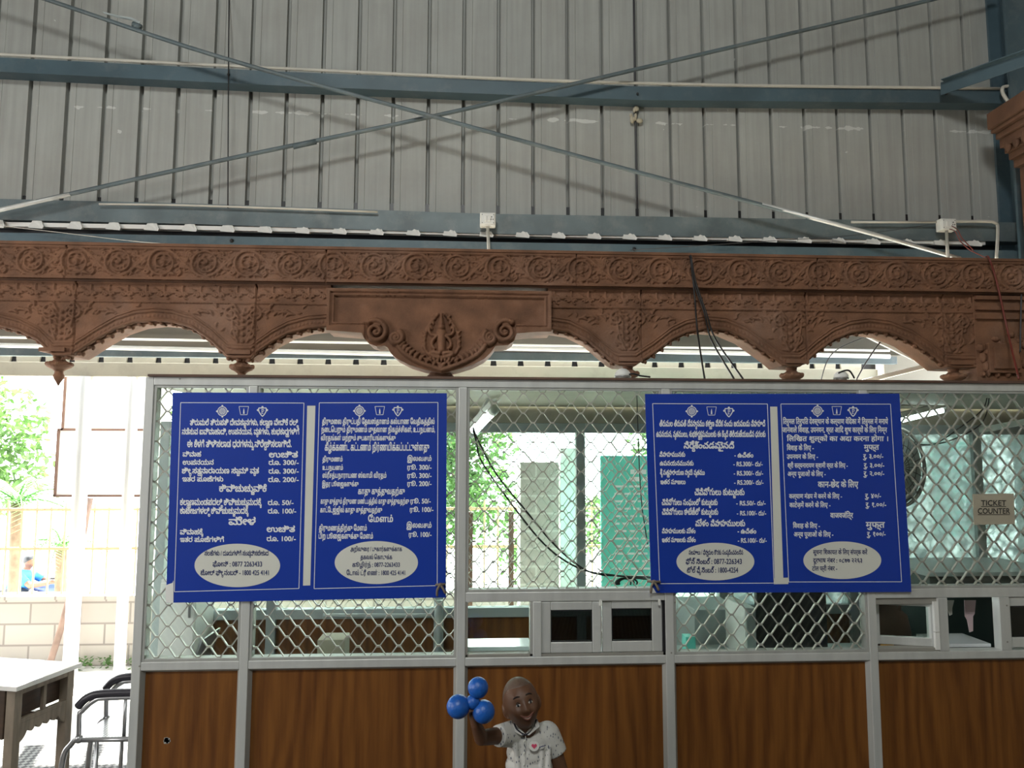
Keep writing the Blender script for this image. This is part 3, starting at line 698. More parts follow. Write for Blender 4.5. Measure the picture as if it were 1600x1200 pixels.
# scalloped leaf beads along the arch soffits
def beads(A, x0, x1):
    f = curve_of(A); mb = MB(); x = x0; k = 0; ln = []
    while x < x1:
        z = float(f(x)); dz = float(f(x+.01)-f(x-.01))/.02
        if abs(dz) < 1.6 and z > at(800, 566, YF).z:
            ln.append((x, YF+.02, z-.002))
            for yy in (.03,):
                mb.ball((x, YF+yy-.012, z-.004), (.013, .018, .012), 8, 6); mb.ball((x+.012, YF+yy, z-.006), (.008, .012, .012), 8, 6)
        x += .052/math.sqrt(1+dz*dz)
    if len(ln) > 1: mb.tube(ln, .007, 6)
    return mb.build('soffit_molding', M['terracotta'], fr, smooth=True)
for a_, b_x in ((fx0+.02, pxs[-191]), (pxs[-191], pxs[93]), (pxs[93], pxs[378]), (pxs[378], xl1-.02)): beads(A1, a_+.03, b_x-.01)
for a_, b_x in ((xl2+.01, pxs[981]), (pxs[981], pxs[1237]), (pxs[1237], pxs[1490])): beads(A2, a_+.03, b_x-.01)

# hanging pendants
for p, py in ((-191, 549), (93, 553), (378, 557), (981, 568), (1237, 571), (1490, 573)):
    q = at(p, py, YF+.05); c = (q.x, YF+.055, q.z); k = 3.55/FPX
    mb = MB().lathe(c, [(15*k, 4*k), (14*k, 0), (9*k, -3*k), (8*k, -9*k), (10*k, -11*k), (18*k, -15*k), (19*k, -18*k), (16*k, -21*k), (10*k, -24*k), (6*k, -27*k), (6.5*k, -31*k), (8*k, -34*k), (7*k, -38*k), (4*k, -43*k), (1*k, -49*k)], 24)
    for a in range(10):
        th = 2*PI*a/10; mb.ball((c[0]+16*k*math.cos(th), c[1]+16*k*math.sin(th), c[2]-16*k), (.012, .012, .011), 8, 6)
    mb.box(c[0]-19*k, c[0]+19*k, YF-.02, YF+TF-.02, c[2]+1*k, c[2]+7*k)
    mb.build('pendant', M['terracotta'], fr, smooth=False)

# centre medallion
YM = YF-.055
MD = [(512, 517), (540, 519), (566, 521), (570, 530), (577, 537), (588, 541), (600, 540), (606, 543), (610, 551), (620, 560), (640, 570), (662, 577), (690, 583), (716, 577), (738, 570), (756, 561), (768, 550), (774, 541), (782, 540), (794, 539), (803, 533), (807, 522), (830, 520), (861, 519)]
zmt = at(690, 454, YM).z
def med_h(X, Z, L, U):
    H = np.zeros_like(X); w = lambda px, py: (at(px, py, YM).x, at(px, py, YM).z); k = 3.5/FPX
    x0, x1 = w(512, 480)[0], w(861, 480)[0]; z0 = w(690, 516)[1]
    # stepped frame
    ex = np.minimum(X-x0, x1-X); et = U-Z; below = z0-Z
    inlob = (X > w(570, 520)[0]) & (X < w(806, 520)[0])
    eb = np.where(inlob, 1.0, Z-z0); e = np.minimum(np.minimum(ex, et), eb)
    H = np.where(e < .014, .022, np.where(e < .024, .010, np.where(e < .032, .016, 0.0)))
    H = np.where((Z < z0) & ~inlob, .022, H)
    S = np.zeros_like(X)
    for cx, cy, r, s in ((588, 519, 19, 1), (789, 519, 19, -1), (619, 528, 11, -1), (765, 528, 11, 1)):
        stroke(S, X, Z, spiral(w(cx, cy), r*k, 2*k, PI/2+s*.6, -s*1.9 if abs(cx-689) > 80 else s*1.8, 70), np.linspace(5.2*k, 3*k, 70), .032)
        stroke(S, X, Z, [w(cx, cy)], 4.5*k, .036)
    for s in (-1, 1):
        rim = [w(690+s*70, 536), w(690+s*62, 553), w(690+s*45, 565), w(690, 578)]
        stroke(S, X, Z, bez(*rim, 60), 4*k, .022)
        for j in range(11):
            t = j/10; p = np.array(bez(*rim, 11)[j]); leaf(S, X, Z, tuple(p+np.array([0, 2*k])), PI/2+s*.75, 13*k, -.5*s, 4*k, .02)
        for j in range(5): leaf(S, X, Z, w(690+s*97, 512-j), PI/2-s*(.2+.5*j), 12*k, .5*s, 3*k, .022)
        # the seated figure's halo, arms and knees
        stroke(S, X, Z, bez(w(690+s*16, 556), w(690+s*34, 548), w(690+s*30, 516), w(690+s*6, 492), 40), 3*k, .014)
        for j in range(7): leaf(S, X, Z, w(690+s*(25-2.6*j*(j > 3)), 548-8*j), PI/2-s*.7, 9*k, .4*s, 3*k, .016)
        stroke(S, X, Z, bez(w(690+s*7, 526), w(690+s*15, 532), w(690+s*18, 540), w(690+s*11, 545), 24), 3*k, .026)
        stroke(S, X, Z, bez(w(690+s*7, 524), w(690+s*15, 526), w(690+s*20, 522), w(690+s*19, 513), 24), 2.6*k, .022)
        stroke(S, X, Z, bez(w(690+s*4, 553), w(690+s*18, 548), w(690+s*24, 556), w(690+s*4, 559), 24), 4*k, .028)
        for j in range(5): leaf(S, X, Z, w(690+s*5*j, 566), PI/2-s*(.1+.22*j), 10*k, .2*s, 3*k, .024)
    stroke(S, X, Z, [w(690, 512)], 6*k, .036); stroke(S, X, Z, bez(w(690, 507), w(690, 502), w(690, 498), w(690, 491), 20), np.linspace(5*k, 1.5*k, 20), .034)
    stroke(S, X, Z, bez(w(690, 521), w(690, 528), w(690, 538), w(690, 546), 24), np.linspace(8*k, 6.5*k, 24), .030)
    return np.maximum(H, S)+.0015*nrs.rand(*X.shape)
zmed = curve_of(MD, YM)
md = strip('centre_medallion', np.arange(at(512, 480, YM).x, at(861, 480, YM).x, .0026), zmed, zmt, 120, med_h, YM, TF+.02, M['terracotta'], fr)
q = at(688, 578, YM+.06)
MB().lathe((q.x, YM+.09, q.z-.004), [(.055, .01), (.05, -.004), (.058, -.016), (.09, -.05), (.10, -.07)], 24).build('medallion_foot', M['terracotta_rough'], fr, smooth=True)

# end pier at the right
zp0 = at(1560, 596, YF).z
mb = MB().box(xend, fx1, YF-.01, YF+TF, zp0, zb_b-.008)
mb.box(xend+.004, fx1, YF-.028, YF, at(1550, 500, YF).z, at(1550, 492, YF).z).box(xend+.004, fx1, YF-.028, YF, at(1550, 486, YF).z, at(1550, 480, YF).z).box(xend+.004, fx1, YF-.03, YF, at(1550, 470, YF).z, at(1550, 464, YF).z)
mb.box(xend+.05, xend+.22, YF-.035, YF, zp0+.04, zp0+.19)
mb.box(xend+.07, xend+.20, YF-.05, YF, zp0+.06, zp0+.17)
for k in range(26):
    mb.ball((rnd.uniform(xend+.01, xend+.28), YF-.012, rnd.uniform(zp0+.02, zp0+.24)), (rnd.uniform(.01, .025), .02, rnd.uniform(.012, .03)), 8, 6)
mb.build('end_pier', M['terracotta'], fr, bevel=.004)

# loose cables thrown over the frieze
ctop = at(1077, 402, YF-.03)
for q, l in (([(1072, 399, .60), (1078, 401, .50), (1082, 430, .50), (1086, 470, .50), (1090, 520, .49), (1101, 592, .10)], 'black cable hanging over the frieze, left strand of three'),
             ([(1076, 400, .60), (1079, 402, .49), (1084, 440, .50), (1101, 490, .50), (1111, 530, .49), (1147, 592, .10)], 'black cable hanging over the frieze, middle strand of three'),
             ([(1079, 400, .60), (1080, 402, .48), (1087, 440, .49), (1104, 490, .49), (1118, 530, .48), (1161, 592, .10)], 'black cable hanging over the frieze, right strand of three')):
    pipe('hanging_cable', [at(x, y, Y) for x, y, Y in q], .0042, 'black', l, 'cable', 6, 6)
pipe('hanging_cable', [at(x, y, Y) for x, y, Y in ((1541, 401, .6), (1545, 403, .49), (1553, 425, .49), (1562, 460, .49), (1575, 520, .48), (1592, 592, .3))], .005, 'red_wire', 'dark red cable hanging over the right end pier of the frieze', 'cable', 6, 6)
pipe('hanging_cable', [at(x, y, Y) for x, y, Y in ((1596, 460, .5), (1595, 500, .49), (1594, 550, .49))], .004, 'grey_wire', 'short dark cable at the extreme right of the frieze', 'cable', 4, 6)
pipe('stay_wire', [at(x, y, 1.14) for x, y in ((1322, 624), (1352, 568), (1375, 535))], .004, 'grey_wire', 'thin stay wire behind the rightmost arch', 'wire', 2, 6)
pipe('stay_wire', [at(x, y, 1.16) for x, y in ((1277, 624), (1290, 570), (1310, 545), (1356, 525))], .003, 'grey_wire', 'curved thin wire behind the rightmost arch, left of the stay', 'wire', 5, 6)

# white angle battens and lamps behind the right arch
for a, b, l in (((1353, 523), (1440, 566), 'white batten slanting down to the right behind the rightmost arch'), ((1335, 600), (1462, 568), 'white batten slanting up to the right behind the rightmost arch')):
    P, Q = at(*a, 1.2), at(*b, 1.05)
    tag(MB().bar(P, Q, .05, .026).build('white_batten', M['white_paint'], bevel=.003), l, 'batten')
def dome(x, y, Y, r, lab):
    c = at(x, y, Y); e = empty('bulkhead_lamp', c-Vector((0, 0, r*.35)), lab, 'lamp')
    MB().lathe(c, [(r*.9, -r*.35), (r, -r*.25), (r, 0), (r*.8, r*.35), (r*.45, r*.6), (r*.1, r*.68)], 24).build('dome', M['white_paint'], e, smooth=True)
    MB().lathe(c, [(r*1.06, -r*.5), (r*1.06, -r*.3)], 24).build('rim', M['steel'], e, smooth=True)
    MB().lathe((c.x, c.y, 0), [(r*.8, at(800, 593.2, 0).z-.012), (r*.8, c.z-r*.5)], 20).build('base', M['white_plastic'], e, smooth=True)
    return e
dome(973, 584, .30, .036, 'small silver domed lamp on the booth top under the third pendant')
dome(1314, 587, .30, .032, 'small white domed lamp on the booth top with a curled cable')
pipe('lamp_cable', [at(x, y, .28) for x, y in ((1310, 583), (1320, 579), (1328, 580), (1335, 591))], .004, 'black', 'black cable curling out of the white domed lamp', 'cable', 6, 6)
pipe('lamp_cable', [at(x, y, .24) for x, y in ((983, 585), (990, 584), (1000, 587), (1016, 589))], .004, 'black', 'black cable lying on the booth top beside the silver lamp', 'cable', 4, 6)
# ------------------------------------------------------------------ ticket booth: front partition
HW = .0172                                            # half the post width
X1 = at(224, 800, 0).x; X2 = at(389, 800, 0).x; X3 = at(721.5, 830, 0).x; X4 = at(1044, 830, 0).x; X5 = at(1358, 830, 0).x; X6 = 2.95
ZT1, ZT0 = at(800, 593.2, 0).z, at(800, 605.8, 0).z   # top rail
ZB1, ZB0 = at(800, 1027, 0).z, at(800, 1040, 0).z     # sill rail
ZM1, ZM0 = at(900, 924.5, 0).z, at(900, 939.5, 0).z   # hatch head rail
bp = empty('booth_partition', ((X1+X6)/2, .03, 0), 'aluminium and teak front partition of the ticket booth with diamond grilles', 'partition')
YB = .055
def part(name, m, bev=.0025):
    return lambda *b: MB().box(*b).build(name, M[m], bp, bevel=bev)
post = part('post', 'alu'); rail = part('rail', 'alu')
for x, top in ((X1, ZT1), (X2, ZT0), (X3, ZT0), (X4, ZT0), (X5, ZT0)):
    post(x-HW, x+HW, 0, YB, 0, top)
rail(X1+HW, X6, 0, YB, ZT0, ZT1)
XS = [X1, X2, X3, X4, X5, X6]
for a, b in zip(XS[:-1], XS[1:]): rail(a+HW, b-HW, .001, YB, ZB0, ZB1)
for a, b in ((X3, X4), (X5, X6)): rail(a+HW, b-HW, .001, YB, ZM0, ZM1)
for a, b in zip(XS[:-1], XS[1:]): MB().box(a+HW, b-HW, .001, YB, 0, .05).build('rail', M['alu'], bp, bevel=.0025)
MB().box(X1-.004, X6, -.012, YB+.02, ZT1, ZT1+.010).build('cap_strip', M['rust'], bp)
def bead(x0, x1, z0, z1, w, y0, y1, name, m):        # sloping bead frame around an opening
    o = [(x0, z0), (x1, z0), (x1, z1), (x0, z1)]; i = [(x0+w, z0+w), (x1-w, z0+w), (x1-w, z1-w), (x0+w, z1-w)]; mb = MB()
    for k in range(4):
        n = (k+1) % 4
        mb.hexa([(*o[k][:1], y0, o[k][1]), (o[n][0], y0, o[n][1]), (i[n][0], y1, i[n][1]), (i[k][0], y1, i[k][1])],
                [(o[k][0], y1+.006, o[k][1]), (o[n][0], y1+.006, o[n][1]), (i[n][0], y1+.006, i[n][1]), (i[k][0], y1+.006, i[k][1])])
    return mb.build(name, M[m], bp)
for a, b in zip(XS[:-1], XS[1:]):
    MB().box(a+HW, b-HW, .024, .034, .05, ZB0).build('wood_panel', M['teak'], bp)
    bead(a+HW, b-HW, .05, ZB0, .011, .004, .022, 'panel_bead', 'alu_dull')
def grille(name, x0, x1, z0, z1, Y, px_, pz_, w, d, parent, m='grille', flat=.17, zoff=0.0, xoff=0.0):
    """crimped diamond grille: zigzag wires that meet in short flat double joints"""
    mb = MB(); hp = pz_/2; n = int((z1-z0)/hp)+2
    for k in range(-1, n):
        za = z0+k*hp+zoff; zb = za+hp; x = x0-px_*1.5+(px_/2 if k % 2 else 0)+xoff; f = px_*flat/2; ha = w*.5
        pts = []
        while x < x1+px_:
            pts += [(x-f, za+ha), (x+f, za+ha), (x+px_/2-f, zb-ha), (x+px_/2+f, zb-ha)]; x += px_
        for p, q in zip(pts[:-1], pts[1:]):
            # clip the segment to the panel
            (ax_, az_), (bx_, bz_) = p, q; t0, t1 = 0., 1.
            for s0, s1, lo, hi in ((ax_, bx_, x0, x1), (az_, bz_, z0, z1)):
                if abs(s1-s0) < 1e-9:
                    if s0 < lo or s0 > hi: t0, t1 = 1, 0
                    continue
                ta, tb = (lo-s0)/(s1-s0), (hi-s0)/(s1-s0); t0, t1 = max(t0, min(ta, tb)), min(t1, max(ta, tb))
            if t1-t0 < .02: continue
            P = (ax_+(bx_-ax_)*t0, Y, az_+(bz_-az_)*t0); Q = (ax_+(bx_-ax_)*t1, Y, az_+(bz_-az_)*t1)
            mb.bar(P, Q, d, w)
    return mb.build(name, M[m], parent)
GP = 30.2*3.02/FPX; GZ = 30.4*3.02/FPX
secs = [(X1, X2, ZB1, ZT0), (X2, X3, ZB1, ZT0), (X3, X4, ZM1, ZT0), (X4, X5, ZB1, ZT0), (X5, X6, ZM1, ZT0)]
for i, (a, b, z0, z1) in enumerate(secs):
    x0, x1 = a+HW, b-HW; w = .011
    mb = MB().box(x0, x0+w, .004, .05, z0, z1).box(x1-w, x1, .004, .05, z0, z1).box(x0+w, x1-w, .004, .05, z0, z0+.011).box(x0+w, x1-w, .004, .05, z1-.010, z1)
    mb.build('grille_frame', M['alu_dull'], bp, bevel=.0015)
    grille('grille', x0+w, x1-w, z0+.011, z1-.010, .018, GP, GZ, .0036, .011, bp, zoff=-.006*i, xoff=.011*i)
    MB().box(x0+w, x1-w, .040, .044, z0+.011, z1-.010).build('glass_pane', M['glass'], bp)
# hatches: sills, mullions and sliding windows
def lit(px, z): return at(px, 980, 0).x
def window_frame(x0, x1, z0, z1, px0, px1, pz0, pz1, y, pane='smoked', parent=bp, name='hatch_window', bev=.003):
    """flat aluminium sash with a small pane"""
    e = MB(); e.box(x0, px0, y, y+.022, z0, z1).box(px1, x1, y, y+.022, z0, z1).box(px0, px1, y, y+.022, z0, pz0).box(px0, px1, y, y+.022, pz1, z1)
    o = e.build(name, M['alu'], parent, bevel=bev)
    q = MB().box(px0, px1, y+.010, y+.013, pz0, pz1).build('pane', M[pane], o)
    mbk = MB()
    g = .004
    mbk.box(px0, px0+g, y+.004, y+.012, pz0, pz1).box(px1-g, px1, y+.004, y+.012, pz0, pz1).box(px0, px1, y+.004, y+.012, pz0, pz0+g).box(px0, px1, y+.004, y+.012, pz1-g, pz1)
    mbk.build('gasket', M['dark'], o)
    return o
zz = lambda py, px=880: at(px, py, 0).z
XMa, XMb = at(833, 980, 0).x, at(846, 980, 0).x
post(XMa, XMb, .0, YB, ZB1, ZM0)
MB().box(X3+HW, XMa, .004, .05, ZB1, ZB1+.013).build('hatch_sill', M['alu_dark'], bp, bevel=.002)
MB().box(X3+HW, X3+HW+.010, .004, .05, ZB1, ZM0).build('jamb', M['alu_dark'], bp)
MB().box(XMa-.012, XMa, .004, .05, ZB1, ZM0).build('jamb', M['alu_dull'], bp)
MB().box(X3+HW+.01, XMa-.012, .034, .038, ZB1+.013, ZM0).build('glass_pane', M['glass'], bp)
w1 = window_frame(XMb, lit(940, 0), zz(1021), ZM0-.002, lit(861, 0), lit(926, 0), zz(1004), zz(954), .006)
w2 = window_frame(lit(942, 0), X4-HW-.010, zz(1021), ZM0-.002, lit(957, 0), lit(1020, 0), zz(1004), zz(953), .012)
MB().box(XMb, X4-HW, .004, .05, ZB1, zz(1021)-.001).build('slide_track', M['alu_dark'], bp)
MB().box(X4-HW-.010, X4-HW, .004, .05, ZB1, ZM0).build('jamb', M['dark'], bp)
for wx, wp in ((lit(938.5, 0), w1), (lit(1031, 0), w2)):
    h = MB().box(wx-.004, wx+.004, -.004, .006, zz(947), zz(938)).build('catch', M['white_plastic'], wp)
# right hand hatch: one sash swung out, an open hole and a fixed sash
zr = lambda py: at(1480, py, 0).z
lr = lambda px: at(px, 970, 0).x
post(lr(1467), lr(1482), .0, YB, ZB1, ZM0)
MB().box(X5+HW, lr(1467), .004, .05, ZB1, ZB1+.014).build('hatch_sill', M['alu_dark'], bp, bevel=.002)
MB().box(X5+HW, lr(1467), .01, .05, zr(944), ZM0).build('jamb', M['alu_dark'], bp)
# the swung sash, hinged at the mullion and turned inward
hx = lr(1466); Ls = hx-lr(1381); ang = math.radians(17)
def swing(d, y, z):   # d = distance from hinge
    return (hx-d*math.cos(ang)-y*math.sin(ang), .012+d*math.sin(ang)*.9+y*math.cos(ang), z)
def sbox(mb, d0, d1, y0, y1, z0, z1):
    c = [swing(d, y, z) for z in (z0, z1) for d, y in ((d1, y0), (d0, y0), (d0, y1), (d1, y1))]
    mb.add(c, [(3, 2, 1, 0), (4, 5, 6, 7), (0, 1, 5, 4), (1, 2, 6, 5), (2, 3, 7, 6), (3, 0, 4, 7)])
z0s, z1s = zr(1012), zr(944.5)
mb = MB(); sbox(mb, 0, .022, 0, .022, z0s, z1s); sbox(mb, Ls-.012, Ls, 0, .022, z0s, z1s); sbox(mb, .022, Ls-.012, 0, .022, z0s, z0s+.034); sbox(mb, .022, Ls-.012, 0, .022, z1s-.012, z1s)
w3 = mb.build('hatch_window', M['alu'], bp, bevel=.002)
mb = MB(); sbox(mb, .022, Ls-.012, .010, .013, z0s+.034, z1s-.012); mb.build('pane', M['glass'], w3)
MB().box(lr(1460), lr(1467)-.001, -.003, .012, zr(1015), zr(988)).build('hinge', M['white_paint'], bp); MB().box(lr(1460), lr(1467)-.001, -.003, .012, zr(987), zr(940)).build('hinge', M['white_paint'], bp)
post(lr(1563), lr(1579), .0, YB-.01, ZB1, ZM0)
window_frame(lr(1579)+.001, X6-HW, zr(1014), ZM0-.002, lr(1582), lr(1680), zr(998), zr(949), .008)
# screw heads on the rails
mb = MB()
for px, py in ((281, 592), (218, 1041), (1049, 1020), (1573, 946), (1574, 1003), (1055, 941)):
    c = at(px, py, 0); MB().tube([(c.x, .004, c.z), (c.x, -.0015, c.z)], .0035, 8).build('screw', M['alu_dark'], bp)

# scuff on the left teak panel
c = at(261, 1157, .024); mb = MB()
for k in range(9): mb.box(c.x+rnd.uniform(-.014, .01), c.x+rnd.uniform(.0, .014), .0232, .024, c.z+rnd.uniform(-.012, .0), c.z+rnd.uniform(.0, .012))
mb.build('scuff_mark', M['alu_dull'], bp)

# ------------------------------------------------------------------ booth roof, rear partition and what is inside
YR = 1.2; XEND = at(1590, 230, 1.32).x-.01
tag(MB().box(X1, XEND, YB+.022, YR-.002, ZT1-.035, ZT1-.012).build('booth_roof_sheet', M['cream']), 'flat cream sheet roofing the ticket booth behind the top rail', 'roof sheet')
rp = empty('rear_partition', (.5, YR+.03, 0), 'grey framed rear partition of the booth with glazing above brown panels', 'partition')
RA = lambda px, py=800: at(px, py, YR).x
rz = lambda py, px=850: at(px, py, YR).z
RT1, RT0, RM1, RM0 = rz(661), rz(676), rz(949), rz(964)
RX = [RA(252), RA(428), RA(687), RA(908), RA(1128), RA(1330), RA(1533), XEND-.03]
def rbox(name, m, *b): return MB().box(*b).build(name, M[m], rp, bevel=.003)
for x in RX: rbox('post', 'grey_board', x-.026, x+.026, YR, YR+.06, 0, RT1)
for a, b in zip(RX[:-1], RX[1:]):
    rbox('rail', 'grey_board', a+.026, b-.026, YR, YR+.06, RT0, RT1); rbox('rail', 'grey_board', a+.026, b-.026, YR, YR+.06, RM0, RM1)
    rbox('wood_panel', 'teak', a+.026, b-.026, YR+.02, YR+.04, .05, RM0)
    if a > .9: MB().box(a+.026, b-.026, YR+.025, YR+.031, RM1, RT0).build('patterned_pane', M['frost'], rp)
    else:
        MB().box(a+.026, b-.026, YR+.025, YR+.029, RM1, RT0).build('glass_pane', M['glass'], rp)
        grille('grille', a+.026, b-.026, RM1, RT0, YR+.045, .079, .08, .003, .008, rp)
MB().box(X1, XEND, YR+.01, YR+.05, RT1, ZT1-.012).build('fascia', M['cream'], rp)
# side frame at the right: white door edge running away
mb = MB(); p0, p1 = at(1533, 672, 1.18), at(1640, 652, .75)
mb.bar(p0, p1, .03, .03); tag(mb.build('door_frame', M['white_paint']), 'white sloping door head inside the booth at the far right', 'door frame')

# sill slab inside, papers and boxes
MB().box(X3+HW, XMa-.002, YB+.004, .20, zz(1022)+.0, zz(1022)+.016).build('sill_slab', M['laminate_white'], bp, bevel=.002)
MB().box(lr(1484), lr(1562), YB+.004, .24, zr(1018), zr(1018)+.014).build('sill_slab', M['laminate_white'], bp, bevel=.002)
ZD = .83
tag(MB().box(X1+.05, X3+.1, .10, .52, ZD-.03, ZD).box(X1+.08, X1+.12, .12, .5, 0, ZD-.03).box(X3, X3+.04, .12, .5, 0, ZD-.03).build('work_desk', M['grey_board'], bevel=.003), 'grey desk behind the left grille panels inside the booth', 'desk')
tag(MB().box(X3+.16, X4-.02, .22, .60, ZD-.03, ZD).box(X3+.2, X3+.24, .24, .58, 0, ZD-.03).box(X4-.1, X4-.06, .24, .58, 0, ZD-.03).build('work_desk', M['grey_board'], bevel=.003), 'grey desk behind the two sliding hatch windows', 'desk')
tag(MB().box(X4+.03, X5+.35, .10, .60, ZD-.03, ZD).box(X4+.06, X4+.1, .12, .58, 0, ZD-.03).box(X5+.28, X5+.32, .12, .58, 0, ZD-.03).build('work_desk', M['grey_board'], bevel=.003), 'grey desk behind the grille under the right blue board', 'desk')
def onfloor(px0, px1, y0, y1, py_top, Y0, Y1, z0=0):
    a, b = at(px0, 960, Y0).x, at(px1, 960, Y0).x; return MB().box(a, b, Y0, Y1, z0, at(px0, py_top, Y0).z)
# white cabinet with a door at the left
e = empty('white_cabinet', (at(285, 950, .9).x, 1.05, 0), 'white metal cabinet standing in the left corner of the booth', 'cabinet')
a, b = at(249, 960, .91).x, at(306, 960, .91).x
MB().box(a, b, .91, 1.18, 0, at(280, 905, .91).z).build('body', M['white_paint'], e, bevel=.005)
MB().box(a+.004, b-.004, .895, .91, .05, at(280, 910, .91).z).build('door', M['white_paint'], e, bevel=.004)
MB().box(b-.03, b-.02, .885, .896, .92, 1.0).build('handle', M['steel'], e)
# monitor and computer
c = at(1238, 1012, .35)
e = empty('monitor', (c.x, .4, ZD), 'large black monitor seen from behind the grille under the right board', 'monitor')
x0, x1 = at(1183, 960, .34).x, at(1293, 960, .34).x; zt_, zb_ = at(1238, 922, .34).z, ZD+.02
MB().box(x0, x1, .34, .38, zb_+.02, zt_).build('housing', M['dark'], e, bevel=.01)
MB().box(x0+.08, x1-.08, .38, .43, zb_+.06, zt_-.05).build('back_bulge', M['dark'], e, bevel=.012)
MB().box((x0+x1)/2-.08, (x0+x1)/2+.08, .34, .46, ZD, ZD+.015).build('stand_base', M['dark'], e, bevel=.004)
MB().box((x0+x1)/2-.02, (x0+x1)/2+.02, .385, .405, ZD+.015, zb_+.08).build('stand_neck', M['dark'], e)
x0, x1 = at(1164, 960, .32).x, at(1181, 960, .32).x
e = empty('computer_tower', ((x0+x1)/2, .45, ZD), 'pale computer tower standing left of the black monitor', 'computer')
MB().box(x0, x1, .32, .58, ZD, at(1170, 950, .32).z).build('case', M['white_plastic'], e, bevel=.004)
MB().box(x0+.004, x1-.004, .312, .32, ZD+.01, at(1170, 955, .32).z).build('front_panel', M['grey_board'], e, bevel=.002)
a, b = at(1072, 1010, .16).x, at(1087, 1010, .16).x
tag(MB().box(a, b, .16, .22, ZD, at(1080, 1003, .16).z+.02).build('carton', M['teal']), 'small mint green carton in the lower corner beside the fourth post', 'box')
tag(onfloor(1085, 1160, 0, 0, 953, .62, .95).build('low_cabinet', M['grey_board'], bevel=.004), 'grey low cabinet behind the mint carton inside the booth', 'cabinet')
tag(onfloor(497, 540, 0, 0, 1000, .56, .7).build('carton', M['card'], bevel=.003), 'plain carton standing behind the left desk below the blue board', 'box')
# papers on the hatch sill
q = at(895, 1003, .10)
for k, (m_, dx, dz, ry, l) in enumerate((('pink_paper', .02, 0, .10, 'pink receipt pad behind the left sliding hatch window'), ('paper', -.05, .006, -.15, 'white slips beside the pink pad behind the sliding window'))):
    mb = MB(); mb.box(-.045, .045, -.03, .03, 0, .012 if k == 0 else .006); o = mb.build('paper_pad', M[m_]); o.location = (q.x+dx, .26, ZD+.002); o.rotation_euler = (0, 0, ry*3); tag(o, l, 'paper')
tag(MB().box(at(1383, 1005, .13).x, at(1432, 1005, .13).x, .20, .30, ZD, ZD+.01).build('paper_stack', M['paper']), 'white papers on the desk behind the swung hatch window', 'paper')
# brown bag
c = at(1402, 1000, .30); mb = MB()
mb.lathe((c.x, .38, ZD), [(.085, 0), (.105, .03), (.11, .10), (.095, .17), (.05, .21), (.02, .225)], 20); mb.v = [(c.x+(x-c.x)*1.0, .38+(y-.38)*.6, z+.01*abs(math.sin(9*(x-c.x)*10))+.001) for x, y, z in mb.v]
e = empty('brown_bag', (c.x, .38, ZD), 'soft dark brown bag on the desk behind the swung hatch window', 'bag')
mb.build('body', M['rust'], e, smooth=True); MB().tube(spline([(c.x-.05, .36, ZD+.2), (c.x-.04, .34, ZD+.27), (c.x+.04, .34, ZD+.27), (c.x+.05, .36, ZD+.2)], 6), .007, 8).build('handle', M['rust'], e, smooth=True)
c = at(1392, 985, .2); mb = MB().box(c.x-.03, c.x+.03, .225, .245, ZD+.010, ZD+.12); tag(mb.build('pouch', mat('mustard_cloth', (.42, .22, .04), .8), bevel=.012), 'small mustard pouch leaning on the brown bag', 'pouch')
# dark green rack at the right with hanging paper tags
a, b = at(1455, 960, .5).x, 2.9
e = empty('metal_rack', ((a+b)/2, .7, 0), 'dark green metal counter unit behind the open right hatch', 'cabinet')
MB().box(a, b, .5, .95, 0, at(1500, 893, .5).z-.02).build('body', M['dark_green'], e, bevel=.004); MB().box(a-.02, b, .48, .97, at(1500, 893, .5).z-.02, at(1500, 893, .5).z).build('top', M['grey_board'], e, bevel=.003)
for (px, w, y0, y1, m_, l) in ((1485, 12, 938, 962, 'paper', 'white paper tag hanging at the left of the open hatch'), (1516, 18, 938, 988, 'pink_paper', 'torn pink and white paper strip hanging in the open hatch')):
    P = [at(px-w/2, y0, .1), at(px+w/2, y0, .1), at(px+w/2-2, (y0+y1)/2-4, .1), at(px+w/4, (y0+y1)/2, .1), at(px+w/4, y1-2, .1), at(px-1, y1, .1), at(px-w/4, (y0+y1)/2+6, .1), at(px-w/2+1, (y0+y1)/2, .1)]
    mb = MB(); mb.prism([(p.x, p.z) for p in P][::-1], .1, .103); tag(mb.build('paper_strip', mat('strip_'+m_, (.55, .42, .44) if m_ != 'paper' else (.5, .5, .47), .8)), l, 'paper')
# conduit pipes of the rear partition
pipe('service_pipe', [at(686, 938, 1.12), at(686, 1015, 1.12), (at(686, 1015, 1.12).x, 1.12, .02)], .024, 'grey_board', 'fat grey pipe rising beside the third post inside the booth', 'pipe', 1, 14)
pipe('service_pipe', [at(505, 962, 1.15), at(660, 962, 1.15), at(672, 960, 1.15), at(678, 950, 1.15)], .012, 'grey_board', 'thin grey pipe along the rear rail below the left board', 'pipe', 4, 10)
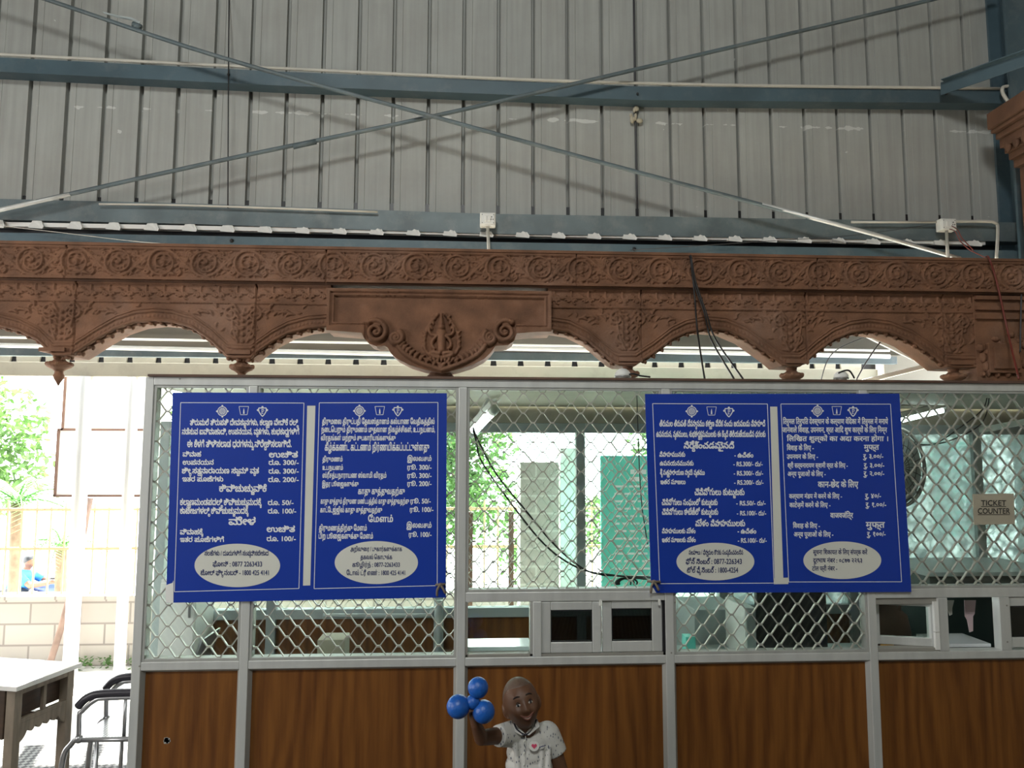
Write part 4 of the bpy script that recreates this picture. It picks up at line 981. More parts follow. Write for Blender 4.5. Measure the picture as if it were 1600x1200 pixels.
# booth cables
for q, l in (([(739, 672, .3), (744, 690, .3), (752, 720, .3), (790, 775, .3), (850, 850, .3), (905, 888, .3), (960, 899, .3), (1020, 906, .2), (1044, 910, .07)], 'black cable sagging across the centre grille, lower of two'),
             ([(739, 668, .32), (748, 690, .32), (775, 740, .32), (815, 790, .32), (870, 855, .32), (920, 893, .32), (970, 900, .32), (1020, 902, .2), (1044, 905, .07)], 'black cable sagging across the centre grille, upper of two'),
             ([(995, 612, .3), (997, 680, .3), (1002, 780, .3), (1012, 850, .3)], 'thin cable hanging just left of the right blue board')):
    pipe('sagging_cable', [at(*p) for p in q], .0042 if 'thin' not in l else .0025, 'black', l, 'cable', 6, 6)
mb = MB()
for k in range(3):
    c = at(974+4*k, 911, .305); mb.tube([c+Vector((.034*math.cos(t)*(1+.1*k), .004*k, .02*math.sin(t))) for t in np.linspace(-.4, PI+.4, 16)], .004, 6)
tag(mb.build('cable_coil', M['black'], smooth=True), 'small bunched coil of black cable low in the centre grille', 'cable')
for q, l in (([(1543, 617, .35), (1535, 640, .35), (1500, 668, .35), (1462, 693, .35), (1435, 694, .35)], 'dark cable drooping from the right booth ceiling, left strand'),
             ([(1546, 617, .36), (1540, 650, .36), (1523, 670, .36), (1480, 690, .36), (1440, 696, .36)], 'dark cable drooping from the right booth ceiling, right strand')):
    pipe('sagging_cable', [at(*p) for p in q], .003, 'black', l, 'cable', 6, 6)
# tube lights
def tube_light(p, q, lab, w=.02):
    p, q = Vector(p), Vector(q); e = empty('tube_light', (p+q)/2, lab, 'lamp')
    n = Vector((0, 0, .03)); MB().bar(p+n, q+n, .045, .03).build('batten', M['white_paint'], e, bevel=.004)
    MB().tube([p, q], w, 12).build('tube', M['tube'], e, smooth=True)
    d = (q-p).normalized()
    for a_, b_ in ((p-d*.015, p+d*.02), (q-d*.02, q+d*.015)): MB().tube([a_, b_], w*1.15, 12).build('end_cap', M['white_plastic'], e, smooth=True)
tube_light(at(738, 676, .72), at(772, 640, .55), 'short lit tube lamp beside the third post, top left of the centre grille', .022)
tube_light(at(1390, 661, .9), at(1478, 640, .9), 'lit tube lamp under the booth ceiling right of the right board', .014)
mb = MB()
for k in range(4): mb.bar(at(742+13*k, 660-12*k, .80), at(768+13*k, 612, .52), .012, .012)
tag(mb.build('lamp_bracket', M['alu_dull']), 'slanting aluminium strips above the short tube lamp', 'bracket')
# round fan behind the right grille
c = at(1402, 730, .95); e = empty('round_fan', (c.x, .95, c.z-.2), 'round grey fan with dark rim behind the right edge of the right board', 'fan')
mb = MB().tube([c+Vector((.155*math.cos(t), 0, .215*math.sin(t))) for t in np.linspace(0, 2*PI, 49)], .010, 8); mb.build('rim', M['alu_dark'], e, smooth=True)
mb = MB()
for k in range(24):
    t = 2*PI*k/24; mb.tube([c+Vector((.03*math.cos(t), -.03, .03*math.sin(t))), c+Vector((.1*math.cos(t), -.03, .14*math.sin(t))), c+Vector((.155*math.cos(t), 0, .215*math.sin(t)))], .0022, 5)
for r in (.05, .09, .13): mb.tube([c+Vector((r*math.cos(t), -.03, r*1.38*math.sin(t))) for t in np.linspace(0, 2*PI, 33)], .002, 5)
mb.build('guard', M['grey_wire'], e)
MB().add([c+Vector((.15*math.cos(2*PI*k/32), .02+dy, .21*math.sin(2*PI*k/32))) for dy in (0, .004) for k in range(32)], [tuple(range(32)), tuple(range(63, 31, -1))]+[((k+1) % 32, k, 32+k, 32+(k+1) % 32) for k in range(32)]).build('back_plate', M['grey_board'], e)
mb = MB().ball(c, (.035, .03, .04), 14, 10)
for k in range(3):
    t = 2*PI*k/3+.4; a = Vector((math.cos(t), 0, 1.35*math.sin(t))); b = Vector((-math.sin(t), 0, 1.35*math.cos(t)))
    mb.add([c+a*.03-b*.02, c+a*.13-b*.05+Vector((0, .01, 0)), c+a*.14+b*.05-Vector((0, .01, 0)), c+a*.03+b*.025] + [v+Vector((0, .003, 0)) for v in (c+a*.03-b*.02, c+a*.13-b*.05+Vector((0, .01, 0)), c+a*.14+b*.05-Vector((0, .01, 0)), c+a*.03+b*.025)],
           [(0, 1, 2, 3), (7, 6, 5, 4), (1, 0, 4, 5), (2, 1, 5, 6), (3, 2, 6, 7), (0, 3, 7, 4)])
mb.build('blades', M['grey_board'], e, smooth=False)
MB().box(c.x-.012, c.x+.012, .965, YR-.002, c.z-.02, c.z+.02).build('wall_arm', M['grey_wire'], e)
# ------------------------------------------------------------------ price boards with lettering
def is_cons(ch):
    o = ord(ch)
    return 0x915 <= o <= 0x939 or 0xB95 <= o <= 0xBB9 or 0xC15 <= o <= 0xC39 or 0xC95 <= o <= 0xCB9
def is_mark(ch):
    o = ord(ch); b = o & 0x7f
    return 0x900 <= o <= 0xCFF and (b <= 3 or b == 0x3c or 0x3e <= b <= 0x4d or 0x55 <= b <= 0x57)
VIR = {0x94d, 0xbcd, 0xc4d, 0xccd}
def clusters(text):
    """split into written clusters: (main string, [subscript consonants])"""
    out = []; i = 0
    while i < len(text):
        ch = text[i]
        if not is_cons(ch):
            j = i+1
            while j < len(text) and is_mark(text[j]): j += 1
            out.append((text[i:j], ())); i = j; continue
        o = ord(ch); dev, tam = o < 0xB00, 0xB80 <= o < 0xC00
        cons = ch; subs = []; j = i+1
        while j+1 < len(text) and ord(text[j]) in VIR and is_cons(text[j+1]) and not tam:
            if dev: cons += text[j]+text[j+1]
            else: subs.append(text[j+1])
            j += 2
        marks = ''
        while j < len(text) and is_mark(text[j]): marks += text[j]; j += 1
        if dev and '\u093f' in marks: s = '\u093f'+cons+marks.replace('\u093f', '')
        elif tam:
            pre = post_ = ''
            for m_ in marks:
                k = ord(m_)
                if k in (0xBC6, 0xBC7, 0xBC8): pre += m_
                elif k == 0xBCA: pre += '\u0bc6'; post_ += '\u0bbe'
                elif k == 0xBCB: pre += '\u0bc7'; post_ += '\u0bbe'
                else: post_ += m_
            s = pre+cons+post_
        else: s = cons+marks
        out.append((s, tuple(subs))); i = j
    return out
def area2(P): return sum(P[i-1][0]*P[i][1]-P[i][0]*P[i-1][1] for i in range(len(P)))
def inside(p, P):
    c = False
    for i in range(len(P)):
        (x0, y0), (x1, y1) = P[i-1], P[i]
        if (y0 > p[1]) != (y1 > p[1]) and p[0] < (x1-x0)*(p[1]-y0)/(y1-y0)+x0: c = not c
    return c
GLY = {}
def prepare(strings):
    strings = sorted(set(strings)); obs = []
    def mk(s):
        c = bpy.data.curves.new('t', 'FONT'); c.body = s; c.size = 1; c.resolution_u = 2
        o = bpy.data.objects.new('t', c); COL.objects.link(o); return o
    base = mk('||'); obs = [(s, mk(s), mk('|'+s+'|')) for s in strings]
    bpy.context.view_layer.update(); dg = bpy.context.evaluated_depsgraph_get()
    wid = lambda o: max(v[0] for v in o.bound_box)-min(v[0] for v in o.bound_box)
    w0 = wid(base)
    for s, o, m_ in obs:
        cu = o.evaluated_get(dg).to_curve(dg); cont = []
        for sp in cu.splines:
            bp_ = sp.bezier_points; n_ = len(bp_); P = []
            for a in range(n_):
                A_, B_ = bp_[a], bp_[(a+1) % n_]; p0, p1, p2, p3 = A_.co, A_.handle_right, B_.handle_left, B_.co
                d = (p3-p0); L_ = d.length
                flat = L_ < 1e-6 or (abs((p1-p0).cross(d).z) < 1e-4*L_ and abs((p2-p0).cross(d).z) < 1e-4*L_)
                for t in ((0,) if flat else (0, .33, .67)):
                    q = (1-t)**3*p0+3*(1-t)**2*t*p1+3*(1-t)*t*t*p2+t**3*p3
                    if not P or abs(q.x-P[-1][0])+abs(q.y-P[-1][1]) > 1e-4: P.append((q.x, q.y))
            if len(P) > 2 and abs(area2(P)) > 1e-5: cont.append(P)
        o.evaluated_get(dg).to_curve_clear()
        GLY[s] = (cont, wid(m_)-w0)
    for s, o, m_ in obs:
        for q in (o, m_):
            c = q.data; bpy.data.objects.remove(q); bpy.data.curves.remove(c)
    c = base.data; bpy.data.objects.remove(base); bpy.data.curves.remove(c)
def grow(P, d):
    n_ = len(P); s = 1 if area2(P) > 0 else -1; out = []
    for i in range(n_):
        ax_, ay = P[i-1]; bx_, by = P[i]; cx, cy = P[(i+1) % n_]
        e1 = Vector((by-ay, ax_-bx_)); e2 = Vector((cy-by, bx_-cx))
        e = e1.normalized()+e2.normalized()
        if e.length > .2: e = e/max(.5, e.length)*1.0
        out.append((bx_+s*d*e.x, by+s*d*e.y))
    return out
FILL = {}
def filled(cont, d):
    """triangles of a glyph, thickened by d, filled by winding number"""
    key = (id(cont), round(d, 4))
    if key in FILL: return FILL[key]
    net = sum(area2(P) for P in cont); polys = [grow(P, d if area2(P)*net > 0 else -d) for P in cont]
    vs = [Vector(p) for P in polys for p in P]; ed = []; b = 0
    for P in polys: ed += [(b+i, b+(i+1) % len(P)) for i in range(len(P))]; b += len(P)
    if not vs: FILL[key] = ([], []); return FILL[key]
    r = delaunay_2d_cdt(vs, ed, [], 0, 1e-5); V = [(v.x, v.y) for v in r[0]]; T = []
    for f in r[2]:
        cx = sum(V[i][0] for i in f)/3; cy = sum(V[i][1] for i in f)/3; w = 0
        for P in polys:
            for i in range(len(P)):
                (ax_, ay), (bx_, by) = P[i-1], P[i]
                if (ay > cy) != (by > cy) and cx < (bx_-ax_)*(cy-ay)/(by-ay)+ax_: w += 1 if by > ay else -1
        if w: T.append(tuple(f))
    FILL[key] = (V, T); return FILL[key]
def emit_text(mb, text, place, bold=.02, xs=1.0):
    """place(u, v) -> 3-D point, for u across the line (0..1) and v in em above the baseline"""
    cl = clusters(text); pen = 0; items = []
    for s, subs in cl:
        cont, adv = GLY[s]; items.append((cont, pen, 1, 0)); pen += adv
        for k, q in enumerate(subs):
            c2, a2 = GLY[q]; items.append((c2, pen-a2*.42+.05+.3*k, .55, -.34))
    x0 = min((min(p[0] for P in c for p in P)*k+o for c, o, k, dy in items if c), default=0)
    x1 = max((max(p[0] for P in c for p in P)*k+o for c, o, k, dy in items if c), default=1)
    for cont, ox, k, dy in items:
        pts, tri = filled(cont, bold/k)
        mb.add([place((x*k+ox-x0)/(x1-x0), y*k+dy) for x, y in pts], tri)

KAN = [("ತಿರುಮಲೆ ತಿರುಪತಿ ದೇವಸ್ಥಾನಗಳು, ಕಲ್ಯಾಣ ವೇದಿಕೆ ರಲ್ಲಿ", 190, 755, 214, 1), ("ನಡೆಸುವ ಐವಿವಾಹಾದಿ, ಉಪನಯನ, ವ್ರತಗಳು, ಶುಭಕಾರ್ಯಗಳಿಗೆ", 148, 758, 262, 1),
       ("ಈ ಕೆಳಗೆ ತಿಳಿಸಲಾಡ ಧರಗಳನ್ನು ನಿರ್ದೇಶಿಸಲಾಗಿದೆ.", 175, 718, 328, 1.15), ("ವಿವಾಹ", 152, 247, 377, .85), ("ಉಚಿತ", 602, 750, 382, 1),
       ("ಉಪನಯನ", 152, 312, 420, .85), ("ರೂ. 300/-", 600, 755, 421, .85), ("ಶ್ರೀ ಸತ್ಯನಾರಾಯಣ ಸ್ವಾಮಿ ವ್ರತ", 148, 548, 465, .95), ("ರೂ. 300/-", 600, 755, 466, .85),
       ("ಇತರ ಪೂಜೆಗಳು", 150, 362, 507, .85), ("ರೂ. 200/-", 598, 755, 510, .85), ("ಕಿವಿಚುಚ್ಚುವಿಕೆ", 342, 588, 560, 1.15),
       ("ಕಲ್ಯಾಣಮಂಡಪದಲ್ಲಿ ಕಿವಿಚುಚ್ಚುವುದಕ್ಕೆ", 138, 562, 630, 1.05), ("ರೂ. 50/-", 596, 728, 630, .85), ("ಕಾಟೇಜಗಳಲ್ಲಿ ಕಿವಿಚುಚ್ಚುವುದಕ್ಕೆ", 138, 494, 675, 1.05), ("ರೂ. 100/-", 596, 742, 674, .85),
       ("ಮೇಳ", 392, 530, 733, 1.25), ("ವಿವಾಹಕ್ಕೆ", 138, 258, 783, .9), ("ಉಚಿತ", 590, 735, 770, 1), ("ಇತರ ಪೂಜೆಗಳಿಗೆ", 138, 366, 822, .85), ("ರೂ. 100/-", 590, 740, 818, .85)]
KANO = [("ಸಲಹೆಗಳು / ದೂರುಗಳಿಗೆ ಸಂಪ್ರದಿಸಬೇಕಾದ", 265, 598, 893, .85), ("ಫೋನ್ : 0877 2263433", 308, 564, 950, .9), ("ಟೋಲ್ ಫ್ರೀ ನಂಬರ್ - 1800 425 4141", 245, 600, 995, .9)]
TAM = [("திருமலை திருப்பதி தேவஸ்தானம் கல்யாண வேதிகத்தில்", 878, 1463, 208, .95), ("நடைபெறும் திருமணம் முதலான நிகழ்ச்சிகள், உபநயனம்,", 874, 1465, 250, .95),
       ("விரதங்கள் மற்றும் சுபகாரியங்களுக்கு", 872, 1260, 293, .9), ("கீழ்க்கண்ட கட்டணம் நிர்ணயிக்கப்பட்டுள்ளது", 892, 1435, 346, 1.25), ("திருமணம்", 880, 984, 403, .85), ("இலவசம்", 1322, 1447, 400, .85),
       ("உபநயனம்", 880, 986, 447, .85), ("ரூ. 300/-", 1322, 1447, 446, .85), ("ஸ்ரீசத்யநாராயண ஸ்வாமி விரதம்", 880, 1212, 488, .9), ("ரூ. 300/-", 1322, 1447, 489, .85),
       ("இதர பூஜைகளுக்கு", 878, 1067, 532, .85), ("ரூ. 200/-", 1322, 1447, 531, .85), ("காது குத்துவதற்கு", 1065, 1308, 573, 1.05),
       ("காது குத்தும் திருமண மண்டபத்தில் காது குத்துவதற்கு", 870, 1330, 623, .9), ("ரூ. 50/-", 1338, 1443, 622, .85), ("காட்டேஜ்ஜில் காது குத்துவதற்கு", 868, 1190, 668, .9), ("ரூ. 100/-", 1335, 1457, 666, .85),
       ("மேளம்", 1118, 1246, 718, 1.1), ("திருமணத்திற்கு மேளம்", 862, 1110, 763, .95), ("இலவசம்", 1318, 1447, 748, .9), ("பிற பூஜைகளுக்கு மேளம்", 860, 1142, 805, .95), ("ரூ. 100/-", 1330, 1447, 796, .85)]
TAMO = [("அறிவுரை / புகார்களுக்காக", 1025, 1293, 870, .8), ("தகவல் கொடுக்க", 1078, 1242, 912, .8), ("கூழிர்ந் : 0877-2263433", 1035, 1282, 952, .8), ("டோல் ட்ரீ எண் : 1800 425 4141", 1005, 1310, 995, .85)]
TEL = [("తిరుమల తిరుపతి దేవస్థానము కళ్యాణ వేదిక నందు జరుపబడు వివాహాది", 135, 685, 220, 1.05), ("ఉపనయన, వ్రతములు, శుభకార్యక్రమములకు ఈ క్రింది తెలియజేయబడిన ధరలకు", 118, 687, 275, 1.05),
       ("నిర్దేశించడమైనది", 262, 523, 335, 1.15), ("వివాహమునకు", 135, 268, 378, .85), ("- ఉచితం", 525, 623, 382, .85), ("ఉపనయనమునకు", 137, 312, 424, .85), ("- RS.300/- రు/-", 520, 672, 428, .8),
       ("శ్రీ సత్యనారాయణ స్వామి వ్రతము", 138, 370, 473, .9), ("- RS.300/- రు/-", 522, 674, 476, .8), ("ఇతర పూజలు", 140, 270, 521, .85), ("- RS.200/- రు/-", 524, 676, 524, .8),
       ("చెవిపోగులు కుట్టుటకు", 318, 577, 578, 1.15), ("చెవిపోగులు సంఘంలో కుట్టుటకు", 147, 437, 630, 1.05), ("- RS.50/- రు/-", 535, 687, 632, .8), ("చెవిపోగులు కాటేజీలో కుట్టుటకు", 148, 440, 680, 1.05), ("- RS.100/- రు/-", 538, 690, 684, .8),
       ("మేళం వివాహములకు", 322, 580, 740, 1.1), ("వివాహములకు మేళం", 148, 322, 777, .85), ("- ఉచితం", 542, 638, 778, .85), ("ఇతర పూజలకు మేళం", 148, 323, 823, .85), ("- RS.100/- రు/-", 543, 693, 826, .8)]
TELO = [("సలహాలు / ఫిర్యాదుల కొరకు సంప్రదించవలసిన", 288, 570, 888, .85), ("ఫోన్ నెంబర్ : 0877-226343", 272, 563, 937, .95), ("టోల్ ఫ్రీ నెంబర్ : 1800-4254", 278, 544, 982, .95)]
HIN = [("तिरुमल तिरुपति देवस्थान के कल्याण वेदिका में तिरुमल में मनाये", 778, 1325, 208, .95), ("जानेवाले विवाह, उपनयन, व्रत आदि शुभ कार्यों के लिए निम्न", 775, 1320, 252, .95), ("लिखित शुल्कों का अदा करना होगा ।", 798, 1325, 297, .9),
       ("विवाह के लिए -", 798, 938, 345, .9), ("मुफ्त", 1200, 1278, 342, .95), ("उपनयन के लिए -", 798, 960, 390, .85), ("रु. ३.००/-", 1195, 1300, 388, .85), ("श्री सत्यनारायण स्वामी व्रत के लिए -", 803, 1115, 436, .85), ("रु. ३.००/-", 1198, 1305, 435, .85),
       ("अन्य पूजाओं के लिए -", 803, 1000, 480, .85), ("रु. २.००/-", 1197, 1305, 478, .85), ("कान-छेद के लिए", 960, 1170, 538, 1.1), ("कल्याण मंडप में करने के लिए -", 810, 1085, 596, .85), ("रु. ४०/-", 1205, 1288, 594, .85),
       ("काटेज़में करने के लिए -", 812, 1025, 642, .85), ("रु. १.००/-", 1208, 1315, 640, .85), ("वाजवजंत्रि", 1025, 1143, 697, .95), ("विवाह के लिए -", 830, 970, 750, .85), ("मुफ्त", 1210, 1308, 748, 1.1), ("अन्य पूजाओं के लिए -", 835, 1040, 795, .85), ("रु. १००/-", 1215, 1312, 793, .85)]
HINO = [("सूचना शिकायत के लिए संपर्क करें", 935, 1217, 887, .85), ("दूरभाष नंबर : ०८७७ २२६३", 935, 1190, 930, .85), ("टोल फ्री नंबर -", 930, 1060, 972, .85)]
CARD = [("TICKET", 0, 1, 0, 1), ("COUNTER", 0, 1, 0, 1)]
need = []
for L_ in (KAN, KANO, TAM, TAMO, TEL, TELO, HIN, HINO, CARD):
    for t_ in L_:
        for s_, su in clusters(t_[0]): need.append(s_); need += su
prepare(need)
YBD = -.014
def board(ox, corners, label, tilt, halves, peel):
    """ox: where the board's own measuring frame starts in the photograph; its scale is 0.3"""
    Bp = lambda cx, cy, dy=0: at(ox+.3*cx, 600+.3*cy, YBD+dy)
    TLc, TRc, BRc, BLc = corners
    mid = Bp((TLc[0]+TRc[0])/2, BLc[1])
    e = empty('price_board', (mid.x, YBD, mid.z), label, 'signboard')
    q = [Bp(*c) for c in (BLc, BRc, TRc, TLc)]
    # gently waving sheet
    mb = MB(); n_ = 24; vs = []
    for i in range(n_+1):
        t = i/n_; lo, hi = q[0].lerp(q[1], t), q[3].lerp(q[2], t); vs += [lo, hi]
    vs += [v+Vector((0, .004, 0)) for v in vs]; k = 2*(n_+1); fs = []
    for i in range(n_):
        a = 2*i; fs += [(a, a+2, a+3, a+1), (k+a, k+a+1, k+a+3, k+a+2), (a, k+a, k+a+2, a+2), (a+1, a+3, k+a+3, k+a+1)]
    fs += [(0, 1, k+1, k), (2*n_, k+2*n_, k+2*n_+1, 2*n_+1)]
    mb.add(vs, fs).build('sheet', M['blue'], e)
    Y1 = -.0008
    def quad(mb, pts, dy=Y1): mb.add([Bp(x, y, dy) for x, y in pts], [tuple(range(len(pts)))])
    def line(mb, p0, p1, w=3.2):
        d = Vector((p1[0]-p0[0], p1[1]-p0[1])).normalized(); nn = Vector((-d.y, d.x))*w/2
        quad(mb, [(p0[0]-nn.x, p0[1]-nn.y), (p1[0]-nn.x, p1[1]-nn.y), (p1[0]+nn.x, p1[1]+nn.y), (p0[0]+nn.x, p0[1]+nn.y)])
    def textlines(name, data, m, hb):
        for t_, x0, x1, yb, sz in data:
            E_ = 33*sz; mb = MB()
            place = lambda u, v: Bp(x0+(x1-x0)*u, yb-v*E_*1.25, -.0012)
            emit_text(mb, t_, place, hb); mb.build(name, M[m], e)
    for tx, ov, border, oc, em in halves:
        mb = MB()
        for a, b in zip(border, border[1:]+border[:1]): line(mb, a, b)
        mb.build('border_line', M['white_ink'], e)
        textlines('lettering', tx, 'white_ink', .034)
        (cx, cy, rx, ry) = oc; mb = MB(); quad(mb, [(cx+rx*math.cos(a), cy-ry*math.sin(a)) for a in np.linspace(0, 2*PI, 64, endpoint=False)])
        o_ = mb.build('oval', M['oval_white'], e)
        mb = MB()
        for t_, x0, x1, yb, sz in ov: emit_text(mb, t_, lambda u, v: Bp(x0+(x1-x0)*u, yb-v*33*sz*1.2, -.0014), .026)
        mb.build('lettering', M['navy_ink'], o_)
        for k, (cx, cy) in enumerate(em):
            mb = MB()
            ring = lambda r0, r1, sx=1, sy=1: [quad(mb, [(cx+sx*r0*math.cos(a), cy+sy*r0*math.sin(a)), (cx+sx*r1*math.cos(a), cy+sy*r1*math.sin(a)), (cx+sx*r1*math.cos(b), cy+sy*r1*math.sin(b)), (cx+sx*r0*math.cos(b), cy+sy*r0*math.sin(b))]) for a, b in zip(np.linspace(0, 2*PI, 29)[:-1], np.linspace(0, 2*PI, 29)[1:])]
            disc = lambda x, y, r: quad(mb, [(x+r*math.cos(a), y+r*math.sin(a)) for a in np.linspace(0, 2*PI, 14, endpoint=False)])
            if k == 0:
                ring(22, 26); ring(5, 8); disc(cx, cy, 2.5)
                for j in range(18):
                    a = 2*PI*j/18; line(mb, (cx+10*math.cos(a), cy+10*math.sin(a)), (cx+19*math.cos(a), cy+19*math.sin(a)), 3.2)
                for j in range(4):
                    a = PI/2*j; disc(cx+28*math.cos(a), cy+28*math.sin(a), 5)
            elif k == 1:
                for a, b in (((-25, -21), (25, -21)), ((25, -21), (17, 22)), ((17, 22), (-17, 22)), ((-17, 22), (-25, -21))): line(mb, (cx+a[0], cy+a[1]), (cx+b[0], cy+b[1]), 2.6)
                quad(mb, [(cx-4, cy+17), (cx+4, cy+17), (cx+3, cy), (cx, cy-13), (cx-3, cy)])
            else:
                P = [(-20, -17), (20, -17), (19, 0), (10, 16), (0, 27), (-10, 16), (-19, 0)]
                for a, b in zip(P, P[1:]+P[:1]): line(mb, (cx+a[0], cy+a[1]), (cx+b[0], cy+b[1]), 5)
                disc(cx-24, cy-6, 5.5); disc(cx+24, cy-6, 5.5); disc(cx, cy-22, 5.5)
                line(mb, (cx-3, cy-11), (cx-3, cy+10), 3); line(mb, (cx-3, cy-11), (cx+7, cy-8), 3); line(mb, (cx+7, cy-8), (cx+6, cy), 3); line(mb, (cx+6, cy), (cx-2, cy+1), 3); line(mb, (cx-6, cy+12), (cx+5, cy+10), 3)
            mb.build('emblem', M['white_ink'], e)
    return e, Bp, quad, line
e1, B1, q1, l1 = board(240, [(99, 44), (1527, 48), (1522, 1112), (64, 1140)], 'wide blue price board at the left lettered in two south Indian scripts', 0,
    [(KAN, KANO, [(141, 97), (783, 99), (757, 1065), (108, 1082)], (436, 945, 223, 113), [(358, 142), (470, 138), (567, 142)]),
     (TAM, TAMO, [(863, 98), (1481, 96), (1477, 1050), (836, 1066)], (1160, 930, 217, 112), [(1072, 140), (1178, 138), (1272, 140)])], 0)
mb = MB(); q1(mb, [(800, 113), (843, 113), (816, 1049), (778, 1050)]); mb.build('divider', M['oval_white'], e1)
mb = MB(); q1(mb, [(62, 1050), (76, 1043), (98, 1036), (104, 1022), (103, 1140), (64, 1139)], -.0016); mb.build('peeled_corner', M['white_paint'], e1)
e2, B2, q2, l2 = board(990, [(60, 52), (1384, 50), (1447, 1083), (92, 1088)], 'wide blue price board at the right with Hindi lettering on its right half', 0,
    [(TEL, TELO, [(99, 102), (697, 104), (731, 1037), (136, 1040)], (426, 925, 203, 98), [(303, 142), (406, 140), (496, 145)]),
     (HIN, HINO, [(767, 104), (1338, 105), (1396, 1030), (808, 1031)], (1087, 918, 203, 98), [(958, 140), (1058, 138), (1143, 142)])], 0)
mb = MB(); q2(mb, [(711, 118), (748, 118), (780, 1012), (734, 1012)]); q2(mb, [(728, 1012), (808, 1008), (806, 1042), (730, 1043)]); mb.build('divider', M['oval_white'], e2)
mb = MB(); q2(mb, [(92, 1052), (104, 1064), (118, 1088), (96, 1088)], -.0016); mb.build('peeled_corner', M['white_paint'], e2)
# cloth ties at the lower corners
for e_, pts in ((e1, [(1468, 1046), (1520, 1042)]), (e2, [(70, 1028), (140, 1030)])):
    Bf = B1 if e_ is e1 else B2; p, r = Bf(*pts[0], -.008), Bf(*pts[1], -.008); c = (p+r)/2; mb = MB()
    mb.tube([p, c, r], .005, 6); mb.ball(c, (.009, .007, .007), 10, 6)
    mb.tube(spline([c, c+Vector((-.012, -.004, -.02)), c+Vector((-.013, -.002, -.045))], 4), [.005]*8+[.003], 6).tube(spline([c, c+Vector((.012, -.004, -.018)), c+Vector((.02, -.002, -.035))], 4), [.005]*8+[.003], 6)
    mb.build('cloth_tie', M['pale_wood'], e_, smooth=True)
# ticket counter card hanging on the right grille
P = [at(x, y, -.004) for x, y in ((1520, 772), (1584, 771), (1586, 819), (1522, 820))]
c = (P[2]+P[3])/2
ec = empty('counter_card', c, 'small buff card reading TICKET COUNTER on the right grille', 'sign')
mb = MB(); mb.hexa([P[3], P[2], P[1], P[0]], [v+Vector((0, .003, 0)) for v in (P[3], P[2], P[1], P[0])]); mb.build('card', M['card'], ec)
mb = MB()
for t_, x0, x1, yb in (('TICKET', 1533, 1572, 790), ('COUNTER', 1528, 1578, 802.5)):
    emit_text(mb, t_, lambda u, v: at(x0+(x1-x0)*u, yb-v*12, -.0048), .02)
for y, x0, x1 in ((792, 1533, 1572), (804.5, 1528, 1578)): mb.add([at(x0, y, -.0048), at(x1, y, -.0048), at(x1, y-1, -.0048), at(x0, y-1, -.0048)], [(0, 1, 2, 3)])
mb.build('lettering', M['dark'], ec)
# ------------------------------------------------------------------ outside at the left
YW = 3.06
ZW = atz(175, 1040, 0); zwt = at(175, 936, ZW.y).z
YW = ZW.y
tag(MB().box(-9, 5.5, YW, YW+.16, -.02, zwt).box(-9, 5.5, YW-.02, YW+.18, zwt, zwt+.03).build('compound_wall', M['blockwall']), 'low grey block compound wall carrying the ochre iron fence', 'boundary wall')
fe = empty('iron_fence', (-2, YW+.08, zwt+.03), 'ochre iron fence of upright bars on the block wall', 'fence')
zf = lambda py: at(150, py, YW+.08).z
xs_ = [i for i in np.arange(-7.3, 2.2, .118)]
mb = MB()
for z in (zf(930), zf(857), zf(796)): mb.box(-7.4, 4.4, YW+.07, YW+.09, z-.012, z+.012)
mb.build('fence_rail', M['yellow_iron'], fe)
for i, x in enumerate(xs_):
    MB().tube([(x, YW+.08, zwt+.03), (x, YW+.08, zf(782 if i % 2 else 792))], .008, 6).build('fence_bar', M['yellow_iron'], fe)
for x in (-6.2, -1.35, .9, 2.4):
    MB().box(x-.025, x+.025, YW+.055, YW+.105, zwt+.03, zf(776)).build('fence_post', M['yellow_iron'], fe)
# white posts under the eave, sign frame
YQ = YE-.02
for px0, px1, lab in ((104, 126, 'white painted post left of the leaning brown pole, under the eave'), (183, 200, 'white painted post nearest the booth, under the eave')):
    a, b = at(px0, 850, YQ).x, at(px1, 850, YQ).x
    tag(MB().tube([((a+b)/2, YQ+.05, 0), ((a+b)/2, YQ+.05, zb_bot-.02)], (b-a)/2, 16).build('canopy_post', M['white_paint'], smooth=True), lab, 'post')
p0, p1 = atz(116, 1030, 0), at(141, 778, YW-.12); p0.y = YW-.2
mb = MB().tube(spline([(p0.x, p0.y, 0), ((p0.x+p1.x)/2+.015, YW-.16, .6), tuple(p1)], 6), .026, 10)
tag(mb.build('wooden_pole', mat('weathered_pole', (.22, .15, .12), .8, 0, .3, 9), smooth=True), 'rough brown pole leaning against the fence between the white posts', 'pole')
sg = empty('hoarding', (at(150, 780, YW-.03).x, YW-.03, at(150, 780, YW-.03).z), 'large white panel in thin brown frames behind the white posts', 'signboard')
x0, x1 = at(91, 700, YW-.03).x, at(262, 700, YW-.03).x; z0, z1 = at(100, 775, YW-.03).z, at(100, 672, YW-.03).z
MB().box(x0, x1, YW-.03, YW-.015, z0, z1).build('lower_panel', M['white_paint'], sg)
MB().box(x0+.03, x1, YW-.03, YW-.015, z1+.01, at(100, 560, YW).z).build('upper_panel', M['white_paint'], sg)
mb = MB()
for z in (z0, z1+.005): mb.box(x0-.01, x1, YW-.045, YW-.012, z-.01, z+.01)
mb.box(x0-.012, x0+.008, YW-.045, YW-.012, z0, z1).box(x0+.02, x0+.038, YW-.045, YW-.012, z1, at(100, 560, YW).z); mb.build('frame', M['rust'], sg)
